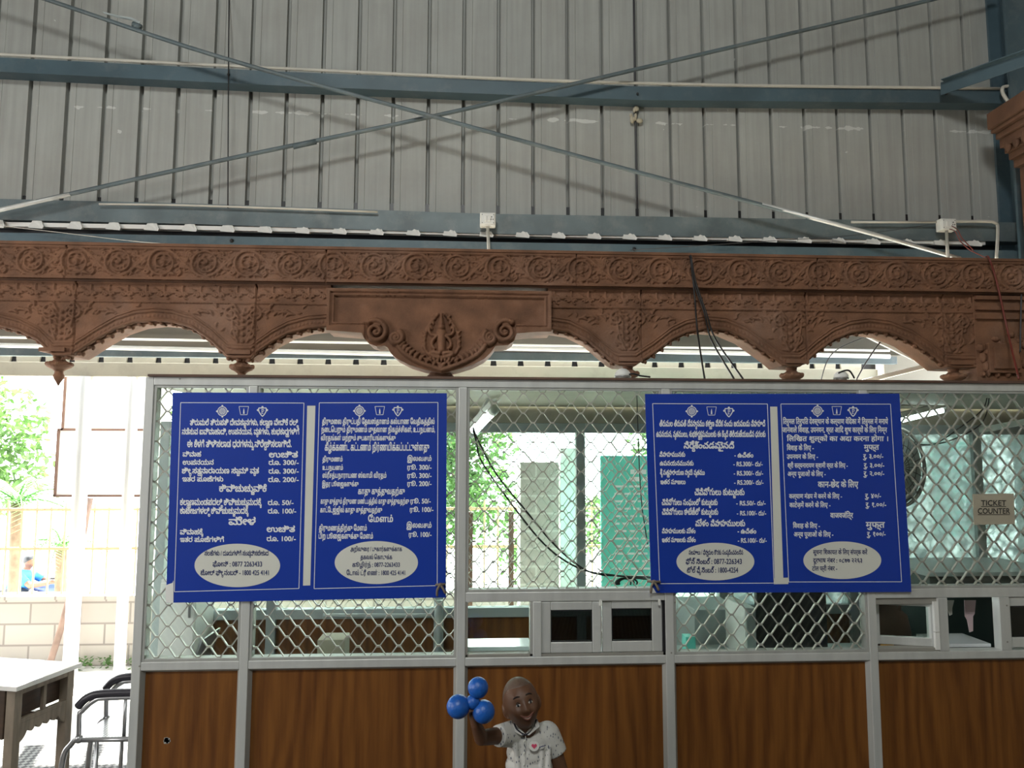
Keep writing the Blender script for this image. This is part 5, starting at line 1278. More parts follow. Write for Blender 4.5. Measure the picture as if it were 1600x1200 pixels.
# weeds along the wall foot
mb = MB()
for k in range(420):
    c = Vector((rnd.uniform(-3.2, -1.4), YW-rnd.uniform(.01, .16), rnd.uniform(0, .07))); a = rnd.uniform(0, 2*PI); l = rnd.uniform(.025, .05)
    d = Vector((math.cos(a), math.sin(a), rnd.uniform(.1, .9)))*l; s = Vector((-math.sin(a), math.cos(a), 0))*l*.35
    mb.add([c, c+d*.5+s, c+d, c+d*.5-s], [(0, 1, 2, 3)])
tag(mb.build('weeds', M['leaf']), 'low green weeds growing along the foot of the block wall', 'weeds', kind='stuff')
# block pillar, posts and teal notice seen through the booth
YT = 2.3
def seen(px0, px1, py0, py1, Y, y2, z0=None):
    a, b = at(px0, 820, Y).x, at(px1, 820, Y).x
    return MB().box(a, b, Y, y2, at(px0, py1, Y).z if z0 is None else z0, at(px0, py0, Y).z)
tag(seen(813, 873, 722, 0, 2.55, 2.9, 0).build('block_pillar', brick_mat('pillar_block', (.50, .47, .45), (.54, .51, .49), (.7, .68, .66), .5, .13)), 'grey block pillar seen through the centre grille', 'pillar')
tag(seen(876, 906, 700, 0, 2.75, 2.95, 0).build('white_pillar', M['white_paint']), 'white pillar standing right of the grey block pillar', 'pillar')
for px, l in ((799, 'rusty post left of the block pillar beyond the booth'), (735, 'rusty post beside the third booth post beyond the glass')):
    tag(seen(px-4, px+4, 800, 0, 2.7, 2.75, 0).build('rusty_post', M['rust']), l, 'post')
def teal(px0, px1, py0, py1, Y, lab, legs=True):
    x0, x1 = at(px0, 800, Y).x, at(px1, 800, Y).x; z0, z1 = at((px0+px1)/2, py1, Y).z, at((px0+px1)/2, py0, Y).z
    e = empty('notice_board', ((x0+x1)/2, Y, 0), lab, 'signboard')
    MB().box(x0, x1, Y, Y+.03, z0, z1).build('panel', M['teal'], e, bevel=.003)
    MB().box(x0+.06, x0+.1, Y+.03, Y+.07, 0, z1).box(x1-.1, x1-.06, Y+.03, Y+.07, 0, z1).build('legs', M['white_paint'], e)
    mb = MB(); w = x1-x0; n = 15
    for k in range(n):
        zz_ = z1-(z1-z0)*(.12+.82*k/n); big = k < 2; x = x0+w*(.22 if big else .1); end = x1-w*(.22 if big else .1)
        while x < end-.02:
            l = rnd.uniform(.03, .09); mb.box(x, min(x+l, end), Y-.003, Y, zz_-(.016 if big else .006), zz_+(.016 if big else .008)); x += l+.02
    mb.build('faded_lettering', M['white_ink'], e)
teal(939, 1150, 712, 925, 2.3, 'teal notice board with white lines beyond the centre grille')
teal(1462, 1526, 690, 838, 2.3, 'bright teal board glowing through the patterned glass at the right')
teal(1592, 1660, 700, 880, 2.3, 'teal board at the right edge behind the ticket counter card')
tag(MB().box(1.6, 5.5, 3.2, 3.35, 0, 2.6).build('plaster_wall', M['white_paint']), 'white plaster wall outside, behind the right glazing', 'boundary wall')

# trees and palms beyond the wall
def tree(x, y, h, r, m, lab, nl, z0=-1.35, leafsz=.16, name='tree', low=.35):
    e = empty(name, (x, y, z0), lab, 'tree', 'trees beyond the wall')
    MB().tube(spline([(x, y, z0), (x+.1, y, z0+h*.3), (x-.05, y, z0+h*.55), (x+.1, y, z0+h*.8)], 5), [max(.02, .13-.006*i) for i in range(16)], 10).build('trunk', M['bark'], e, smooth=True)
    mb = MB()
    cl = [(Vector((x, y, z0+h*.65))+Vector((rnd.gauss(0, .5)*r, rnd.gauss(0, .4)*r, rnd.gauss(0, .33)*h*.55)), rnd.uniform(.35, .7)*r*.6) for _ in range(26)]
    for k in range(nl):
        c0, rr = rnd.choice(cl); v = Vector((rnd.gauss(0, 1), rnd.gauss(0, 1), rnd.gauss(0, 1))).normalized()*rr*rnd.random()**.4
        c = c0+v
        if c.z < z0+.2: continue
        a = Vector((rnd.gauss(0, 1), rnd.gauss(0, 1), rnd.gauss(-.3, .6))).normalized(); b = a.cross(Vector((rnd.gauss(0, 1), rnd.gauss(0, 1), rnd.gauss(0, 1)))).normalized(); l = leafsz*rnd.uniform(.6, 1.3)
        mb.add([c-a*l*.5, c+b*l*.2, c+a*l*.5, c-b*l*.2], [(0, 1, 2, 3)])
    mb.build('foliage', M[m], e)
    mb = MB()
    for c0, rr in cl[:9]: mb.tube([(x, y, z0+h*rnd.uniform(.3, .6)), tuple((Vector((x, y, z0+h*.6))+c0)/2), tuple(c0)], [.05, .03, .012], 6)
    mb.build('branches', M['bark'], e)
tree(-6.9, 6.6, 5.6, 1.5, 'leaf', 'leafy green tree at the far left beyond the fence', 11000, leafsz=.14)
tree(-5.4, 12.6, 8.0, 1.6, 'leaf_yellow', 'tall pale green tree just left of the white hoarding', 11000, leafsz=.19)
tree(-12.5, 11.5, 8, 2.0, 'leaf_yellow', 'pale distant tree at the left edge of the opening', 2200)
tree(-.6, 5.7, 5.4, 1.35, 'leaf', 'green tree seen through the left and centre grilles', 13000, leafsz=.13)
tree(3.2, 7.4, 5.8, 1.3, 'leaf', 'green tree above the teal notice board', 13000, leafsz=.14)
tree(-.6, 12.5, 7.5, 2.0, 'leaf_yellow', 'pale tree hidden mostly behind the left blue board', 1500)
tree(7.4, 9.5, 6, 1.2, 'leaf', 'green tree behind the right patterned glass', 1500)
def palm(x, y, z0, h, n, L, lab):
    e = empty('palm', (x, y, z0), lab, 'palm', None)
    MB().tube(spline([(x, y, z0), (x+.03, y, z0+h*.5), (x, y, z0+h)], 4), .06, 10).build('trunk', M['bark'], e, smooth=True)
    for k in range(n):
        a = 2*PI*k/n+rnd.uniform(-.2, .2); el = rnd.uniform(.3, 1.2); d = Vector((math.cos(a), math.sin(a), 0)); mb = MB(); pts = []
        for i in range(9):
            t = i/8; pts.append(Vector((x, y, z0+h))+d*L*t*math.cos(el)+Vector((0, 0, L*(t*math.sin(el)-.75*t*t))))
        mb.tube(pts, [.012-.001*i for i in range(9)], 5)
        for i in range(1, 17):
            t = i/17*8; p = pts[int(t)].lerp(pts[min(8, int(t)+1)], t-int(t)); sd = d.cross(Vector((0, 0, 1)))
            for s in (-1, 1):
                q = p+(sd*s*.8+d*.5+Vector((0, 0, -.35)))*L*.33*(1-.5*i/17); w = d*.014
                mb.add([p-w, p+w, q], [(0, 1, 2)])
        mb.build('frond', M['palm'], e)
q = at(28, 770, 5.0); palm(q.x, 5.0, -1.35, q.z+1.35-.1, 13, .95, 'green palm with drooping fronds at the left edge behind the fence')
q = at(96, 850, 5.6); palm(q.x, 5.6, -1.35, q.z+1.35, 11, .6, 'smaller palm behind the rider beyond the fence')

# rider in a blue shirt on a motorcycle in the street
c = at(44, 905, 9.0); gz = -1.35
mc = empty('motorcycle', (c.x+.25, 9.0, gz), 'dark motorcycle under the rider in the street beyond the fence', 'motorcycle')
for dx in (-.45, .75):
    MB().tube([(c.x+dx+.28*math.cos(t), 9, gz+.3+.28*math.sin(t)) for t in np.linspace(0, 2*PI, 25)], .04, 8).build('wheel', M['dark'], mc, smooth=True)
zs_ = c.z-.14
MB().box(c.x-.45, c.x+.15, 8.88, 9.12, zs_-.09, zs_).build('seat', M['dark'], mc, bevel=.03)
MB().ball((c.x+.32, 9, zs_+.0), (.26, .12, .13)).build('fuel_tank', mat('tank_blue', (.05, .08, .2), .3), mc, smooth=True)
MB().bar((c.x-.45, 9, gz+.3), (c.x+.3, 9, zs_-.1), .08, .08).bar((c.x+.75, 9, gz+.3), (c.x+.55, 9, zs_+.12), .05, .05).bar((c.x-.45, 9, gz+.3), (c.x+.55, 9, gz+.35), .1, .1).build('frame', M['dark'], mc)
MB().tube([(c.x+.50, 8.7, zs_+.2), (c.x+.55, 9, zs_+.16), (c.x+.50, 9.3, zs_+.2)], .016, 8).build('handlebar', M['dark'], mc, smooth=True)
# ------------------------------------------------------------------ old wooden table at the left
A, B = atz(26, 1071, .75), atz(121, 1036, .75)
dv = (B-A); dv.z = 0; L = dv.length; dv.normalize(); lv = Vector((-dv.y, dv.x, 0))       # along the side, and leftwards along the front
if lv.x > 0: lv = -lv
W_ = 1.1
tb = empty('wooden_table', A+dv*L/2+lv*W_/2-Vector((0, 0, .75)), 'old wooden table with a pale shining top and carved apron at the left', 'table')
def tbox(u0, u1, v0, v1, z0, z1, mb=None):   # u along the side edge, v leftwards
    P = lambda u, v, z: tuple(A+dv*u+lv*v+Vector((0, 0, z-.75)))
    mb = mb or MB(); q = [P(u, v, z) for z in (z0, z1) for u, v in ((u0, v0), (u1, v0), (u1, v1), (u0, v1))]
    a = (Vector(q[1])-Vector(q[0])).cross(Vector(q[3])-Vector(q[0])).z
    F = [(3, 2, 1, 0), (4, 5, 6, 7), (0, 1, 5, 4), (1, 2, 6, 5), (2, 3, 7, 6), (3, 0, 4, 7)]
    mb.add(q, F if a > 0 else [f[::-1] for f in F]); return mb
tbox(-.015, L+.015, -.015, W_, .728, .75).build('tabletop', M['table_top'], tb, bevel=.003)
for u in (.005, L-.045):
    for v in (.008, W_-.06): tbox(u, u+.04, v, v+.045, 0, .728).build('leg', M['pale_wood'], tb, bevel=.003)
mb = tbox(.045, L-.045, .01, .03, .70, .728); tbox(.045, L-.045, .01, .03, .575, .595, mb); tbox(L*.5-.008, L*.5+.008, .01, .03, .595, .70, mb); mb.build('side_rail', M['pale_wood'], tb, bevel=.002)
tbox(.045, L-.045, .05, .5, .595, .70).build('drawer_box', M['dark_wood'], tb)
dr = tbox(.0, .02, .055, .55, .52, .725).build('drawer_front', M['dark_wood'], tb, bevel=.003)
tbox(.0, .02, .56, W_-.06, .52, .725).build('drawer_front', M['dark_wood'], tb, bevel=.003)
# scalloped apron under the side rail
n = 60; vs = []; top = .578
for i in range(n+1):
    t = i/n; u = .045+(L-.09)*t; bz = top-.035-.018*abs(math.sin(t*PI*6))-.05*(abs(2*t-1)**6)
    for v in (.012, .026):
        for z in (bz, top): vs.append(tuple(A+dv*u+lv*v+Vector((0, 0, z-.75))))
fs = []
for i in range(n):
    a, b = 4*i, 4*i+4; fs += [(a, b, b+1, a+1), (a+2, a+3, b+3, b+2), (a, a+2, b+2, b), (a+1, b+1, b+3, a+3)]
MB().add(vs, fs).build('carved_apron', M['pale_wood'], tb)
tbox(L-.04, L-.015, .05, W_-.06, .50, .53).build('stretcher', M['dark_wood'], tb); tbox(.01, .03, .05, W_-.06, .36, .385).build('stretcher', M['dark_wood'], tb)

# ------------------------------------------------------------------ steel armchair bench behind the partition edge
ya, yb_ = .55, .80
zs1, zarm = at(123, 1153, ya).z, at(160, 1091, ya).z
xf, xt, xj = at(97, 1195, ya).x, at(125, 1100, ya).x, at(123, 1153, ya).x
xr_ = xt+.50
ch = empty('steel_armchair', ((xt+xr_)/2, (ya+yb_)/2, 0), 'steel tube armchair with dark arm pads and perforated seat behind the booth corner', 'chair')
for y in (ya, yb_):
    MB().tube(spline([(xj, y, zs1), (xt, y, zs1+.1), (xt+.012, y, zarm-.055), (xt+.06, y, zarm-.012), (xt+.12, y, zarm), (xr_-.1, y, zarm), (xr_-.02, y, zarm-.01)], 6), .0105, 10).build('arm_tube', M['steel'], ch, smooth=True)
    MB().tube(spline([(xt-.008, y, zarm-.035), (xt+.03, y, zarm+.002), (xt+.11, y, zarm+.022), (xr_-.1, y, zarm+.022)], 6), .018, 10).build('arm_pad', M['arm_pad'], ch, smooth=True)
    MB().tube(spline([(xj, y, zs1), (xj-.03, y, zs1-.025), (xf, y, zs1-.11), (xf-.012, y, .0)], 6), .0125, 10).build('leg', M['steel'], ch, smooth=True)
    MB().tube([(xj+.08, y, zs1-.01), (xj+.08, y, 0)], .009, 10).build('leg', M['steel'], ch, smooth=True)
    MB().tube([(xj+.36, y, zs1-.01), (xj+.42, y, 0)], .012, 10).build('leg', M['steel'], ch, smooth=True)
    MB().ball((xj, y, zs1-.004), (.02, .018, .02), 10, 8).build('joint', M['steel'], ch, smooth=True)
    MB().tube([(xt+.2, y, zs1), (xt+.2, y, zarm)], .008, 8).build('arm_strut', M['steel'], ch, smooth=True)
def perf():
    m = mat('perforated_steel_seat', (.45, .46, .47), .3, .6); nt = m.node_tree; b = nt.nodes['Principled BSDF']
    tc = nd(nt, 'ShaderNodeTexCoord'); v = nd(nt, 'ShaderNodeTexVoronoi'); v.inputs['Scale'].default_value = 70; v.inputs['Randomness'].default_value = 0
    nt.links.new(tc.outputs['Object'], v.inputs[0]); lt = nd(nt, 'ShaderNodeMath', operation='LESS_THAN'); lt.inputs[1].default_value = .28
    nt.links.new(v.outputs['Distance'], lt.inputs[0]); mx = nd(nt, 'ShaderNodeMix', data_type='RGBA'); mx.inputs[6].default_value = (.5, .51, .52, 1); mx.inputs[7].default_value = (.06, .06, .06, 1)
    nt.links.new(lt.outputs[0], mx.inputs[0]); nt.links.new(mx.outputs[2], b.inputs['Base Color']); return m
MB().box(xj+.005, xr_-.12, ya-.008, yb_+.008, zs1-.004, zs1+.004).build('seat', perf(), ch)
MB().tube([(xj, ya, zs1-.01), (xr_-.1, ya, zs1-.01)], .010, 10).tube([(xj, yb_, zs1-.01), (xr_-.1, yb_, zs1-.01)], .010, 10).tube([(xj, ya, zs1-.01), (xj, yb_, zs1-.01)], .010, 10).build('seat_frame', M['steel'], ch, smooth=True)
b0 = MB(); b0.hexa([(xr_-.12, ya, zs1), (xr_-.12, yb_, zs1), (xr_+.02, yb_, zs1+.42), (xr_+.02, ya, zs1+.42)], [(xr_-.11, ya, zs1), (xr_-.11, yb_, zs1), (xr_+.03, yb_, zs1+.42), (xr_+.03, ya, zs1+.42)]); b0.build('backrest', M['steel'], ch)
# ------------------------------------------------------------------ people
def fuse(mb, voxel, smooth=4, factor=.5):
    """one continuous skin from overlapping rounded masses"""
    me = bpy.data.meshes.new('tmp'); me.from_pydata(mb.v, [], mb.f); me.update()
    o = bpy.data.objects.new('tmp', me); COL.objects.link(o)
    r = o.modifiers.new('r', 'REMESH'); r.mode = 'VOXEL'; r.voxel_size = voxel
    s = o.modifiers.new('s', 'SMOOTH'); s.iterations = smooth; s.factor = factor
    bpy.context.view_layer.update(); dg = bpy.context.evaluated_depsgraph_get()
    nm = bpy.data.meshes.new_from_object(o.evaluated_get(dg)); bpy.data.objects.remove(o); bpy.data.meshes.remove(me)
    return nm
def put(name, me, m, parent):
    me.name = name; me.materials.clear(); me.materials.append(m); off = worldloc(parent)
    me.transform(Matrix.Translation(-off)); me.polygons.foreach_set('use_smooth', [True]*len(me.polygons)); me.update()
    o = bpy.data.objects.new(name, me); COL.objects.link(o); o.parent = parent; return o
def limb(mb, pts, rs, n=14):
    """tapered round limb with rounded ends"""
    P = [Vector(p) for p in pts]; Q, R = [], []
    for i in range(len(P)-1):
        for j in range(6):
            t = j/6; Q.append(P[i].lerp(P[i+1], t)); R.append(rs[i]+(rs[i+1]-rs[i])*t)
    Q.append(P[-1]); R.append(rs[-1]); mb.tube(Q, R, n)
    for p, r in ((P[0], rs[0]), (P[-1], rs[-1])): mb.ball(p, r*.995, n, 8)
    for p, r in list(zip(P, rs))[1:-1]: mb.ball(p, r*1.0, n, 8)
def gauss(d, c, s): return np.exp(-((d-np.array(c)/np.linalg.norm(c))**2).sum(-1)/(s*s))
def head_surface(d, sc=1.0):
    """d: unit directions (n,3); x across, -y forward, z up -> surface points of a small boy's head"""
    x, y, z = d[:, 0], d[:, 1], d[:, 2]
    low = np.clip(-z, 0, 1); up = np.clip(z, 0, 1)
    rx = .0635*(1-.26*low**1.4+.03*up); ry = np.where(y < 0, .074*(1-.10*low), .080*(1-.42*low)); rz = np.where(z > 0, .089, .084)
    P = np.stack([x*rx, y*ry, z*rz], 1)
    r = np.zeros(len(d))
    r += .0115*gauss(d, (0, -1, -.22), .13)+.004*gauss(d, (0, -1, -.05), .12)                 # nose tip and bridge
    for s in (-1, 1):
        r += .006*gauss(d, (s*.14, -1, -.26), .09)                                             # wings of the nose
        r += -.0055*gauss(d, (s*.36, -.93, .02), .20)+.005*gauss(d, (s*.40, -.9, .26), .2)       # eye socket, brow
        r += .010*gauss(d, (s*.50, -.82, -.28), .28)                                           # cheek
        r += .002*gauss(d, (s*.15, -.93, -.56), .13)
    r += .004*gauss(d, (0, -.93, -.46), .16)+.004*gauss(d, (0, -.86, -.64), .14)+.007*gauss(d, (0, -.72, -.84), .26)   # lips, chin
    r += -.0045*gauss(d, (0, -.9, -.72), .12)
    return (P+d*r[:, None])*sc
def head_rot(tilt, nod, turn): return Matrix.Rotation(math.radians(tilt), 3, 'Y') @ Matrix.Rotation(math.radians(turn), 3, 'Z') @ Matrix.Rotation(math.radians(nod), 3, 'X')
def head_mesh(mb, c, R, sc=1.0, n=72, m=56):
    u = np.array([(math.cos(-PI/2+PI*i/m)*math.cos(2*PI*k/n), math.cos(-PI/2+PI*i/m)*math.sin(2*PI*k/n), math.sin(-PI/2+PI*i/m)) for i in range(m+1) for k in range(n)])
    P = head_surface(u, sc); vs = [Vector(c)+R @ Vector(p) for p in P]
    mb.add(vs, [(i*n+k, i*n+(k+1) % n, (i+1)*n+(k+1) % n, (i+1)*n+k) for i in range(m) for k in range(n)])
def hp(c, R, d, sc=1.0, lift=0):
    d = np.array([d], float); d /= np.linalg.norm(d); p = Vector(head_surface(d, sc)[0])
    return Vector(c)+R @ (p+Vector(d[0])*lift)

YK = -.30
K = lambda x, y, dy=0: at(x, y, YK+dy)
base = K(828, 1300); base.z = 0
boy = empty('person', (base.x, YK, 0), 'small smiling boy with shaved head and white printed shirt holding up a blue toy', 'person')
hc = K(814.5, 1099, .0); HR = head_rot(-12, -14, 9)
mb = MB(); head_mesh(mb, hc, HR)
for s in (-1, 1):                                        # ears
    e_ = hp(hc, HR, (s*1, .12, -.10)); mb.ball(e_-Vector((s*.001, 0, 0)), (.009, .016, .025), 14, 10, HR @ Matrix.Rotation(s*.45, 3, 'Z'))
    mb.ball(hp(hc, HR, (s*1, .05, -.38)), (.006, .008, .009), 10, 8, HR)
nk0, nk1 = hc+HR @ Vector((0, .018, -.06)), K(826, 1150, .03)
limb(mb, [nk0, nk1, K(827, 1168, .04)], [.031, .034, .045])
sh = {-1: K(801, 1146, .03), 1: K(857, 1146, .04)}
# trunk and legs
limb(mb, [K(803, 1152, .04), K(853, 1152, .04)], [.034, .034])
for py, w, dd in ((1165, .060, .048), (1195, .058, .05), (1225, .06, .055), (1252, .062, .055)):
    mb.ball(K(827, py, .04), (w, dd, .06), 20, 12)
fx = base.x; zh = K(827, 1262).z
for s in (-1, 1):
    limb(mb, [(fx+s*.036, YK+.04, zh), (fx+s*.042, YK+.03, zh*.55), (fx+s*.045, YK+.045, .05)], [.052, .036, .025])
    limb(mb, [(fx+s*.045, YK+.05, .025), (fx+s*.055, YK-.06, .022)], [.026, .022])
# the raised arm (image left) and the hanging arm
el, wr = K(752, 1153, -.08), K(743.5, 1131, -.125)
limb(mb, [sh[-1], el, wr], [.033, .025, .0185])
el2, wr2 = K(877, 1205, .03), K(882, 1262, -.02)
limb(mb, [sh[1], el2, wr2], [.033, .025, .018])
# hand gripping the toy: palm below, fingers curling up over the hub
pc = K(742, 1119, -.135); mb.ball(pc, (.021, .013, .024), 14, 10); limb(mb, [wr, pc], [.0185, .018])
for k, dx in enumerate((-.015, -.005, .005, .015)):
    L_ = (.024, .028, .027, .021)[k]; r = .0062
    a = pc+Vector((dx, -.003, .018)); b = a+Vector((dx*.15, -.004, L_*.55)); c2 = b+Vector((0, -.016, L_*.28)); d2 = c2+Vector((0, -.012, -.012))
    limb(mb, [a-Vector((0, 0, .012)), a, b, c2, d2], [r*1.1, r, r*.95, r*.88, r*.78], 10)
t0 = pc+Vector((.016, -.004, -.006)); limb(mb, [t0, t0+Vector((.010, -.012, .012)), t0+Vector((.002, -.026, .022))], [.0085, .0075, .0062], 10)
# open hand hanging at the side
h2 = wr2+Vector((.004, -.006, -.030)); mb.ball(h2, (.012, .021, .026), 14, 10); limb(mb, [wr2, h2], [.0175, .016])
for k, dy in enumerate((-.015, -.005, .005, .014)):
    L_ = (.026, .030, .028, .022)[k]; a = h2+Vector((0, dy, -.018)); b = a+Vector((.001, dy*.1, -L_*.5)); c2 = b+Vector((-.006, 0, -L_*.45))
    limb(mb, [a, b, c2], [.0068, .0062, .0052], 10)
t0 = h2+Vector((-.004, -.018, .006)); limb(mb, [t0, t0+Vector((-.006, -.012, -.014)), t0+Vector((-.008, -.014, -.028))], [.0085, .0072, .006], 10)
put('body', fuse(mb, .0024, 3), M['skin'], boy)
# face: eyes, brows, lips and teeth
for s in (-1, 1):
    d = Vector((s*.36, -.93, .02)); q = hp(hc, HR, d, 1, -.0028); n_ = HR @ d.normalized()
    ew = MB().ball(q, (.0118, .006, .0060), 16, 10, HR @ Matrix.Rotation(s*.32, 3, 'Z')).build('eye', mat('eye_white', (.42, .38, .35), .3), boy, smooth=True)
    MB().ball(q+n_*.0030+HR @ Vector((0, 0, .0003)), (.0056, .0034, .0058), 14, 8, HR @ Matrix.Rotation(s*.32, 3, 'Z')).build('iris', M['dark'], ew, smooth=True)
    mb = MB(); P = [hp(hc, HR, (s*.36+.013*k*1.6, -.93, .125-.0026*k*k), 1, .0006) for k in range(-6, 7)]; mb.tube(P, [.0008+.0007*math.sin(PI*i/12) for i in range(13)], 6)
    mb.build('eyelid', mat('lash_dark', (.02, .012, .01), .7), boy, smooth=True)
    mb = MB(); P = [hp(hc, HR, (s*(.16+.045*k), -.93, .30+.03*math.sin(PI*k/9)), 1, .0006) for k in range(10)]; mb.tube(P, [.001+.0022*math.sin(PI*(i+.8)/10.5) for i in range(10)], 6)
    mb.build('eyebrow', mat('brow_dark', (.025, .015, .012), .8), boy, smooth=True)
def mouth_curve(k, o_, cv): return (.074*k, -.92, o_+cv*k*k)
def mouth_patch(name, m, ou, cu, ol, cl_, lift, rng):
    mb = MB(); vs = []
    for i in range(13):
        k = -rng+2*rng*i/12; u, l = mouth_curve(k, ou, cu), mouth_curve(k, ol, cl_)
        for t in (0, .5, 1): vs.append(hp(hc, HR, tuple(u[j]+(l[j]-u[j])*t for j in range(3)), 1, lift))
    mb.add(vs, [(3*i+j, 3*i+j+1, 3*i+4+j, 3*i+3+j) for i in range(12) for j in range(2)]); return mb.build(name, m, boy, smooth=True)
lipm = mat('lip_brown', (.20, .07, .05), .45)
mouth_patch('mouth', mat('mouth_dark', (.05, .012, .012), .5), -.485, .0050, -.585, .0090, .0008, 5)
mouth_patch('teeth', mat('teeth_white', (.62, .58, .52), .4), -.490, .0052, -.545, .0086, .0016, 4.0)
for o_, cv, rr_ in ((-.478, .0050, .0022), (-.592, .0092, .0030)):
    P = [hp(hc, HR, mouth_curve(k, o_, cv), 1, .0008) for k in range(-5, 6)]
    MB().tube(P, [.0006+rr_*math.sin(PI*(i+.4)/10.8) for i in range(11)], 8).build('lip', lipm, boy, smooth=True)
# shaven hair: a thin stubble cap over the crown
n, m = 56, 22; mb = MB(); vs = []
for i in range(m+1):
    for k in range(n):
        th = 2*PI*k/n; fr_ = -math.sin(th); z0 = .62 if fr_ > .55 else (.62-(.55-fr_)*.62); z0 = max(z0, -.12); ph0 = math.asin(max(-.99, min(.99, z0))); ph = ph0+(PI/2-ph0)*i/m
        vs.append(hp(hc, HR, (math.cos(ph)*math.cos(th), math.cos(ph)*math.sin(th), math.sin(ph)), 1, .0006 if i else -.001))
mb.add(vs, [(i*n+k, i*n+(k+1) % n, (i+1)*n+(k+1) % n, (i+1)*n+k) for i in range(m) for k in range(n)])
mb.build('stubble_hair', mat('grey_stubble', (.115, .072, .05), .55, 0, .2, 300), boy, smooth=True)
# shirt
mb = MB()
limb(mb, [K(806, 1149, .045), K(852, 1149, .045)], [.042, .042])
for py, w, dd in ((1158, .083, .060), (1175, .086, .066), (1195, .090, .070), (1215, .094, .072), (1240, .097, .074)):
    mb.ball(K(827, py, .04), (w*.96, dd, .055), 24, 14)
s0, s1 = K(804, 1146, .035), K(777.5, 1150, -.035); mb.tube([s0, s0.lerp(s1, .5), s1], [.046, .041, .036], 20); mb.ball(s0, .045, 18, 12)
s0, s1 = K(855, 1147, .045), K(872.5, 1178, .035); mb.tube([s0, s0.lerp(s1, .5), s1], [.046, .041, .035], 20); mb.ball(s0, .045, 18, 12)
# folds
for a, b in (((806, 1160), (812, 1240)), ((815, 1170), (822, 1240)), ((848, 1165), (840, 1238)), ((858, 1168), (852, 1235)), ((800, 1150), (808, 1180))):
    q0, q1_ = K(*a, -.010), K(*b, -.016); mb.tube([q0, q0.lerp(q1_, .5)+Vector((.003, 0, 0)), q1_], [.008, .013, .008], 10)
put('shirt', fuse(mb, .0035, 5), M['shirt'], boy)
cm = M['shirt']
V0 = K(821, 1147, -.028)
for s, tip in ((-1, (803, 1128)), (1, (839, 1122))):
    a = K(*tip, .0); b = K(tip[0]+s*5, tip[1]+13, -.018); mb = MB()
    mb.hexa([a, b, V0+Vector((s*.012, -.004, -.004)), V0], [v+Vector((0, .007, -.002)) for v in (a, b, V0+Vector((s*.012, -.004, -.004)), V0)])
    mb.build('collar', cm, boy, smooth=False, bevel=.002)
mb = MB(); P = spline([K(803, 1130, .0), K(808, 1140, -.016), K(821, 1148, -.027), K(833, 1138, -.016), K(838, 1124, .0)], 6); mb.tube(P, .0035, 8); mb.build('neckband', mat('navy_neckband', (.02, .02, .03), .8), boy, smooth=True)
# placket line, buttons, pocket, badge
front = lambda x, y: K(x, y, -.0305 if y > 1160 else -.028)
mb = MB(); P = [front(821, 1150), front(821, 1170), front(820, 1200), front(820, 1235)]; mb.tube(P, .0016, 6); mb.build('placket', M['shirt'], boy, smooth=True)
for y in (1158, 1176, 1194, 1212, 1230): MB().ball(front(819, y)-Vector((0, .004, 0)), (.004, .002, .004), 10, 6).build('button', M['oval_white'], boy, smooth=True)
c = K(834.5, 1165, -.034); bg_ = MB().tube([c, c-Vector((0, .004, 0))], .0175, 24).build('badge', M['white_plastic'], boy)
hs = [(.0095*(16*math.sin(t)**3)/16, .0095*(13*math.cos(t)-5*math.cos(2*t)-2*math.cos(3*t)-math.cos(4*t))/16) for t in np.linspace(0, 2*PI, 40, endpoint=False)]
mb = MB(); mb.prism([(c.x+x, c.z+z) for x, z in hs][::-1], c.y-.0052, c.y-.004); mb.build('heart', mat('pink_heart', (.65, .08, .16), .5), bg_)
mb = MB(); P = [K(840+1.4*k, 1168.5-.45*k+(.8 if k % 2 else -.6), -.033) for k in range(10)]; mb.tube(P, .0016, 6); mb.build('pocket_stitching', M['navy_ink'], boy, smooth=True)
# shorts and shoes below the frame
mb = MB(); zb_ = zh
mb.ball((fx, YK+.04, zb_+.0), (.074, .064, .05), 20, 12)
for s in (-1, 1): mb.tube([(fx+s*.036, YK+.04, zb_+.0), (fx+s*.044, YK+.035, zb_*.6)], [.062, .058], 18)
put('shorts', fuse(mb, .004, 3), mat('blue_denim', (.04, .06, .12), .8), boy)
for s in (-1, 1):
    mb = MB(); limb(mb, [(fx+s*.045, YK+.06, .030), (fx+s*.052, YK+.0, .030), (fx+s*.058, YK-.068, .026)], [.030, .032, .027]); put('shoe', fuse(mb, .004, 3), M['dark'], boy)

# the blue three-ball toy in the raised hand
YT_ = YK-.16; sc_ = (YT_+3)/FPX
hub = at(739, 1097, YT_+.0); toy = empty('blue_toy', hub, 'blue toy of three glossy balls held up by the boy', 'toy')
bm_ = mat('toy_blue', (.012, .10, .42), .35, 0, .08, 60, (1, 1, 1), .3, 160)
for x, y, r in ((716, 1104, 17.5), (747, 1074.5, 15.5), (755.5, 1112, 17)):
    MB().ball(at(x, y, YT_), r*sc_, 28, 18).build('ball', bm_, toy, smooth=True)
MB().ball(hub, 11*sc_, 18, 12).tube([hub, at(742, 1124, YT_+.022)], .007, 10).build('hub', bm_, toy, smooth=True)

